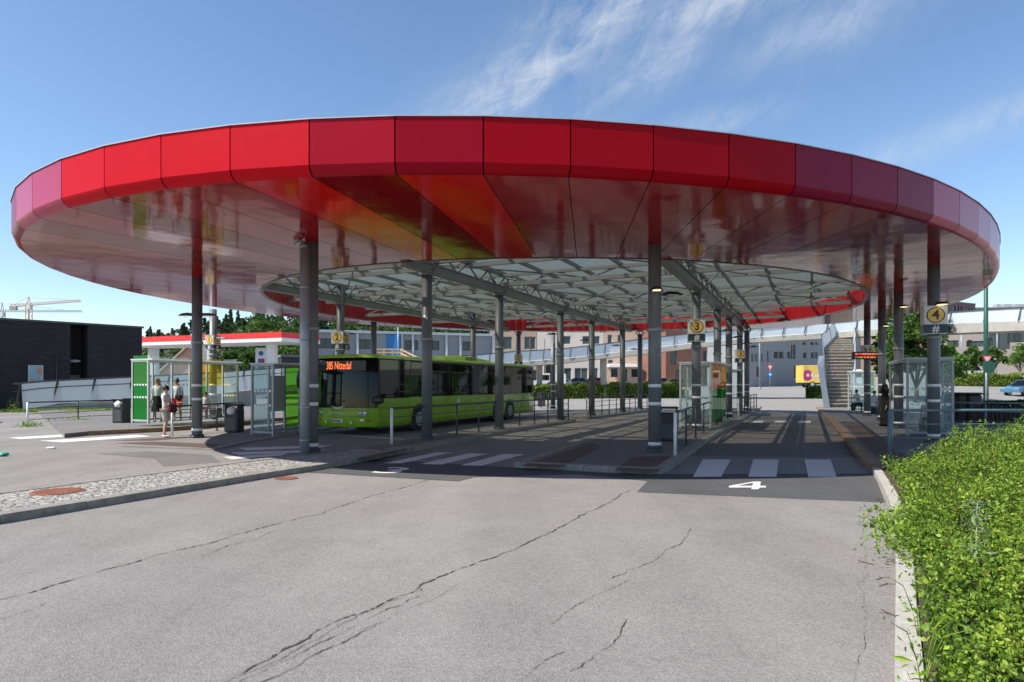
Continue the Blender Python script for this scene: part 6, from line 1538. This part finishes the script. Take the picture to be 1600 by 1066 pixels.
tree('young_tree', 'small light tree at the right edge', gat2(1594, 84), 4.4, 1.5, 1.5, 0, 3500, .12, leafmat('light_tree2', (.06, .12, .02), (.14, .26, .04), (.24, .36, .07), .6), seed=8, group='young street trees')
k = 0
for px, Y, h, r_, kd, lab in ((352, 120, 13.0, 3.0, 'conifer', 'dark spruce left of its paler neighbour above the station roof'), (374, 122, 12.4, 2.7, 'conifer', 'paler spruce between the dark spruce and the round tree'), (417, 112, 12.2, 4.6, 'round', 'broad round tree above the petrol station roof'), (462, 116, 11.8, 4.0, 'round', 'round tree half hidden by the downpipe'), (508, 118, 12.4, 2.6, 'conifer', 'dark spruce over the sign 2'), (545, 125, 12.6, 4.2, 'round', 'round tree right of sign 2 behind the modular building'), (598, 130, 12.4, 5.0, 'round', 'broad tree above the blue door of the modular building'), (655, 128, 12.4, 4.4, 'round', 'tree above the middle of the modular building'), (715, 134, 12.8, 4.6, 'round', 'tree at the right end above the modular building'), (232, 100, 5.6, 3.0, 'round', 'dark bushy tree under the left end of the station roof'), (300, 104, 6.6, 3.2, 'round', 'dark bushy tree between the salmon and the grey house'), (355, 90, 5.2, 2.4, 'round', 'shrubby tree behind the sign 1 column'), (395, 88, 6.0, 2.6, 'round', 'tree left of the price totem under the station roof'), (455, 92, 6.2, 3.0, 'round', 'dark tree behind the kiosk')):
    k += 1; tree('spruce_tree' if kd == 'conifer' else 'broadleaf_tree', lab, gat2(px, Y), h, r_, 1.6, 0, 4200 if kd == 'round' else 5200, .26 if h > 8 else .2, leaf_con if kd == 'conifer' else leaf_tree, kd, seed=20 + k, group='trees behind the petrol station')
# wooded hill
hx = np.linspace(-520, 260, 60); hy = np.linspace(330, 900, 24)
def hz_(X, Y):
    e = math.exp(-((X + 210) / 190) ** 2) + .55 * math.exp(-((X + 20) / 150) ** 2); f = min(1, max(0, (Y - 330) / 230)); return f * f * (3 - 2 * f) * 46 * e * (1 + .08 * math.sin(X * .05) + .05 * math.sin(X * .13 + 1))
V_ = np.array([(x, y, hz_(x, y) - 1) for y in hy for x in hx]); nxh = len(hx)
hill = np_mesh('hills', V_, np.array([(j * nxh + i, j * nxh + i + 1, (j + 1) * nxh + i + 1, (j + 1) * nxh + i) for j in range(len(hy) - 1) for i in range(nxh - 1)]), pbr('hill_ground', (.03, .05, .02), .9), smooth=True); tag(hill, kind='structure')
C = []
rng = np.random.default_rng(5)
for k in range(620):
    X = rng.uniform(-430, 150); Y = rng.uniform(380, 640); z = hz_(X, Y); h = rng.uniform(8, 15); con = rng.random() < .5; m_ = 110
    d_ = rng.normal(size=(m_, 3)); d_ /= np.linalg.norm(d_, axis=1)[:, None]
    if con: f = rng.uniform(0, 1, m_); C.append(np.stack([X + d_[:, 0] * 3 * (1 - f), Y + d_[:, 1] * 3 * (1 - f), z + h * f], 1))
    else: C.append(np.array([X, Y, z + h * .55]) + d_ * np.array([4.2, 4.2, h * .42]) * rng.uniform(.6, 1, m_)[:, None])
fo = leaves('forest', np.concatenate(C), 0, 1.25, leaf_far, rng=rng, asp=.8); tag(fo, 'dark mixed forest covering the far hill', 'forest', kind='stuff')

# foreground planting: a mounded mass of small leaved shrub
def bed_h(X, Y, ux, rng=None):
    """ux: metres in from the kerb"""
    far = min(1, max(0, (13.2 - Y) / 1.2)); base = .20 + 1.08 * (1 - math.exp(-ux / 1.3)); hgt = base * (.35 + .65 * far)
    return hgt * (1 + .12 * math.sin(X * 2.1 + Y * 1.3) + .08 * math.sin(X * 5.3 - Y * 3.1)) * (.82 if Y < 9 else .82 + .12 * min(1, (Y - 9) / 3))
kx = [(p.y, p.x) for p in K0][::-1]; ky = np.array([p[0] for p in kx[::-1]]); kxx = np.array([p[1] for p in kx[::-1]])
def kerbx(Y): return np.interp(Y, ky, kxx)
rng = np.random.default_rng(42)
hd = thing('hedge', 'dense bright green low shrub bed at the right foreground', 'shrubs', (6, 6, .1))
n_cl = 7600; C = []; stems = MB()
Yc = 2.2 + 11.1 * rng.random(n_cl) ** 1.0; uxs = rng.random(n_cl) * (1.2 + Yc * .36)
for Y, ux in zip(Yc, uxs):
    X = kerbx(Y) + (.27 if Y < 6.1 else .36 if Y > 8.2 else .24) + ux - (.25 if ux < .5 and 5.8 < Y < 7.6 else 0) * rng.random(); h = bed_h(X, Y, ux)
    if math.sin(X * 6.1 + Y * 2.3) * math.sin(Y * 5.7 - X * 1.9) < -.45 and rng.random() < .75: continue
    if Y > 12.4 and X < kerbx(13) + .9: h *= .5
    top = .1 + h * rng.uniform(.72, 1.1) ; m_ = 22
    # a sprig: leaves in pairs up a short shoot
    a = rng.uniform(0, 6.28); tilt = rng.uniform(.05, .55); dx, dy = math.cos(a) * tilt, math.sin(a) * tilt; L = rng.uniform(.16, .34)
    s = rng.uniform(0, 1, m_)[:, None]; r_ = rng.normal(0, .024, (m_, 3))
    C.append(np.array([X, Y, top]) + (s - .8) * L * np.array([dx, dy, 1]) + r_)
    if rng.random() < .2: stems.tube((X - dx * L * .8, Y - dy * L * .8, max(.09, top - L * 1.7)), (X, Y, top - .02), .004, .002, n=4, caps=False)
leaves('foliage', np.concatenate(C) , 0, .0165, leaf_hedge, hd, rng=rng, asp=.62, world=True)
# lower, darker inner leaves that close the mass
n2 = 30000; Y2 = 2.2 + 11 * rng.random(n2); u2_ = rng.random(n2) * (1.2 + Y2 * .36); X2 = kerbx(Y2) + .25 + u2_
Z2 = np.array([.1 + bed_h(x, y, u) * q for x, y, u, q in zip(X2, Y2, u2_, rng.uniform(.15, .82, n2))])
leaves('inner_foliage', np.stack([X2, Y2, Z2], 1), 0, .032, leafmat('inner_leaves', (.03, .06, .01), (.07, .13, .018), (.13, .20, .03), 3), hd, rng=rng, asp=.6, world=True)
stems.build('stems', pbr('stem_brown', (.16, .10, .05), .9, var=.3), hd)
nb = 2600; Yb = 2.2 + 11 * rng.random(nb); ub = rng.random(nb) * (1.2 + Yb * .36); kb_ = (np.sin(Yb * 2.7 + ub * 3.1) > .55); Yb, ub = Yb[kb_], ub[kb_]; Xb = kerbx(Yb) + .4 + ub
leaves('withered_foliage', np.stack([Xb, Yb, np.array([.1 + bed_h(x, y, u) * q for x, y, u, q in zip(Xb, Yb, ub, rng.uniform(.8, 1.02, len(Xb)))])], 1), 0, .019, leafmat('brown_leaves', (.10, .055, .03), (.22, .13, .05), (.34, .24, .09), 3), hd, rng=rng, asp=.6, world=True)
# overhanging sprigs over the kerb
C = []
for k in range(260):
    Y = rng.choice([rng.normal(7.0, .45), rng.uniform(3, 12.5)]); X = kerbx(Y) + rng.uniform(-.32, .25) * (1 if abs(Y - 7) < .7 else .30) + (.12 if abs(Y - 7) < .9 else .34); z = .16 + rng.uniform(0, .28); m_ = 14
    C.append(np.array([X, Y, z]) + rng.normal(0, 1, (m_, 3)) * np.array([.09, .09, .05]))
leaves('overhanging_foliage', np.concatenate(C), 0, .022, leaf_hedge, hd, rng=rng, asp=.62, world=True)
# tall pale thistle-like weed in the bed
wp = vv3((kerbx(5.0) + .62, 5.0, .5)); tw_ = thing('tall_weed', 'pale silvery weed standing above the shrub bed', 'plant', wp); b = MB(); b.tube((0, 0, -.3), (.02, 0, .42), .006, .004, n=6); b.build('stem', pbr('weed_stem', (.25, .3, .16), .8), tw_, True)
C = np.stack([rng.normal(.02, .06, 160), rng.normal(0, .06, 160), rng.uniform(-.05, .44, 160)], 1) * np.array([.8, .8, 1]); leaves('leaf', C, 0, .024, leafmat('weed_leaf', (.10, .16, .07), (.2, .28, .12), (.3, .38, .2), 3), tw_, rng=rng, asp=.35)
for i in range(2):
    gp_ = vv3((kerbx(3.6 + i * .8) + .16, 3.6 + i * .8, .1)); t = thing('grass_weed', ['tall bent weed growing out of the kerb joint near the camera', 'second grass weed leaning over the kerb'][i], 'plant', gp_); b = MB()
    for k in range(5):
        a = rng.uniform(0, 6.28); pts_ = [vv3((0, 0, 0)), vv3((.04 * math.cos(a), .04 * math.sin(a), .2)), vv3((.10 * math.cos(a), .10 * math.sin(a), .36)), vv3((.2 * math.cos(a), .2 * math.sin(a), .42))]
        for q, r_ in zip(pts_[:-1], pts_[1:]): b.tube(q, r_, .004, .0025, n=4)
    b.build('blade', leaf_hedge, t, True); C = np.stack([rng.normal(0, .07, 30), rng.normal(0, .07, 30), rng.uniform(.05, .4, 30)], 1); leaves('leaf', C, 0, .035, leaf_hedge, t, rng=rng, asp=.25)
# clipped hedges far off
def far_hedge(label, pts, w, h, n_, mat, ls=.09, name='hedge'):
    t = thing(name, label, 'hedge', pts[0]); C = []
    Ls = [(c - a).length for a, c in zip(pts[:-1], pts[1:])]; tot = sum(Ls)
    core = MB()
    for (a, c), l_ in zip(zip(pts[:-1], pts[1:]), Ls):
        m_ = int(n_ * l_ / tot); f = rng.random(m_)[:, None]; P_ = np.array(a) * (1 - f) + np.array(c) * f; side = rng.uniform(-1, 1, m_); up = rng.uniform(0, 1, m_)
        k = rng.random(m_) < .5; up[k] = rng.uniform(.85, 1.05, k.sum()); side[~k] = np.sign(side[~k]) * rng.uniform(.85, 1.05, (~k).sum())
        hh = h * (1 + .10 * np.sin(P_[:, 0] * 1.9) + .06 * np.sin(P_[:, 0] * 5))
        d_ = np.array((c - a).normalized()); C.append(P_ + np.outer(side * w / 2, [-d_[1], d_[0], 0]) + np.outer(up * hh, [0, 0, 1]))
        dd = (c - a).normalized(); nn = vv3((-dd.y, dd.x, 0)); core.obox(a - nn * w * .42, c - a, nn * w * .84, UP * h * .85)
    core.build('branches', pbr('hedge_core', (.03, .045, .012), .95), t); leaves('leaf_mass', np.concatenate(C), 0, ls, mat, t, rng=rng, asp=.6, world=True)
hedgeB = leafmat('far_hedge', (.07, .12, .02), (.17, .26, .035), (.30, .36, .06), .8)
far_hedge('long clipped hedge across the road behind the thin columns', [gat(818, 62), gat(935, 64), gat(1062, 66)], 2.2, 1.35, 16000, hedgeB)
far_hedge('clipped hedge on the roundabout left of the blue car', [gat(1472, 74), gat(1530, 73), gat(1590, 72)], 3.0, 1.25, 14000, hedgeB)
far_hedge('dark shrubs behind the low railing at right', [at(1535, 31, 0), at(1575, 30.5, 0), at(1680, 28, 0)], 1.6, .95, 8000, leafmat('dark_shrub', (.02, .045, .01), (.05, .10, .02), (.1, .16, .03), .8), .06, 'shrub')
far_hedge('dark round bush between the lorry and the stairs', [gat(1262, 62), gat(1290, 61)], 1.6, 1.2, 3500, leaf_tree, .08, 'shrub')
far_hedge('reddish flowering bush beside the parked cars', [gat(1036, 66), gat(1066, 66.5)], 1.2, 1.3, 2500, leafmat('red_bush', (.06, .06, .02), (.2, .13, .04), (.35, .12, .06), .8), .08, 'shrub')
# weeds at the left railing
def weed(label, p, r_, h, n_, m_=None):
    t = thing('weed', label, 'plant', p, 0, 'weeds growing along the left kerb'); C = rng.normal(0, 1, (n_, 3)) * np.array([r_, r_, h * .4]); C[:, 2] = np.abs(C[:, 2]); leaves('leaf', C, 0, .05, m_ or leaf_hedge, t, rng=rng, asp=.35)
weed('low green weed at the grey end post of the left railing', G(46, 667, 0), .28, .3, 260); weed('bright green weed at the second post of the left railing', G(121, 661, 0), .3, .35, 320); weed('thin tall weed by the dark wall at far left', G(22, 645, 0), .16, .9, 160); weed('grey green weed under the ramp rail', G(115, 650, 0), .35, .6, 200)
# shrub strip below the ramp
tag(leaves('grass_strip', np.stack([rng.uniform(-33, -26, 3000), rng.uniform(41, 43.4, 3000), rng.uniform(0, .22, 3000)], 1), 0, .07, leaf_hedge, rng=rng, asp=.3), 'strip of grass below the ramp parapet', 'grass', kind='stuff')
# small litter and a green plank at the left edge
t = thing('litter', 'crumpled white paper on the asphalt at left', 'litter', G(80, 701.5, 0)); b = MB(); b.ball((0, 0, .03), (.13, .07, .03), 8, 5); b.v = [(x + random.gauss(0, .01), y + random.gauss(0, .01), z + random.gauss(0, .006)) for x, y, z in b.v]; b.build('paper', M['white'], t, True)
t = thing('green_board', 'turquoise board end lying at the left edge', 'board', G(-4, 713, 0)); b = MB(); b.cbox((0, 0, .05), (.45, .25, .07), .02); b.build('board', pbr('turquoise', (.03, .42, .30), .5), t, True)
for lab, px, py in (('dry twig on the asphalt just left of the overhanging sprigs', 1378, 905), ('forked dry twig nearest to the pale kerb below the sprigs', 1386, 915), ('short dry twig lowest beside the pale kerb', 1390, 960), ('pale dry twig on the asphalt crack left of the kerb', 1352, 880)):
    p = G(px, py); t = thing('twig', lab, 'twig', p, random.uniform(0, 3), 'dry twigs on the asphalt near the kerb'); b = MB(); b.tube((-.09, 0, .006), (.02, .01, .012), .004, n=5); b.tube((.02, .01, .012), (.10, -.02, .008), .003, n=5); b.tube((.0, .01, .01), (.05, .06, .008), .0025, n=5); b.build('stick', M['bark'], t, True)
# service poles: distant shadow-casting tree just outside the left edge
print('objects', len(bpy.data.objects))
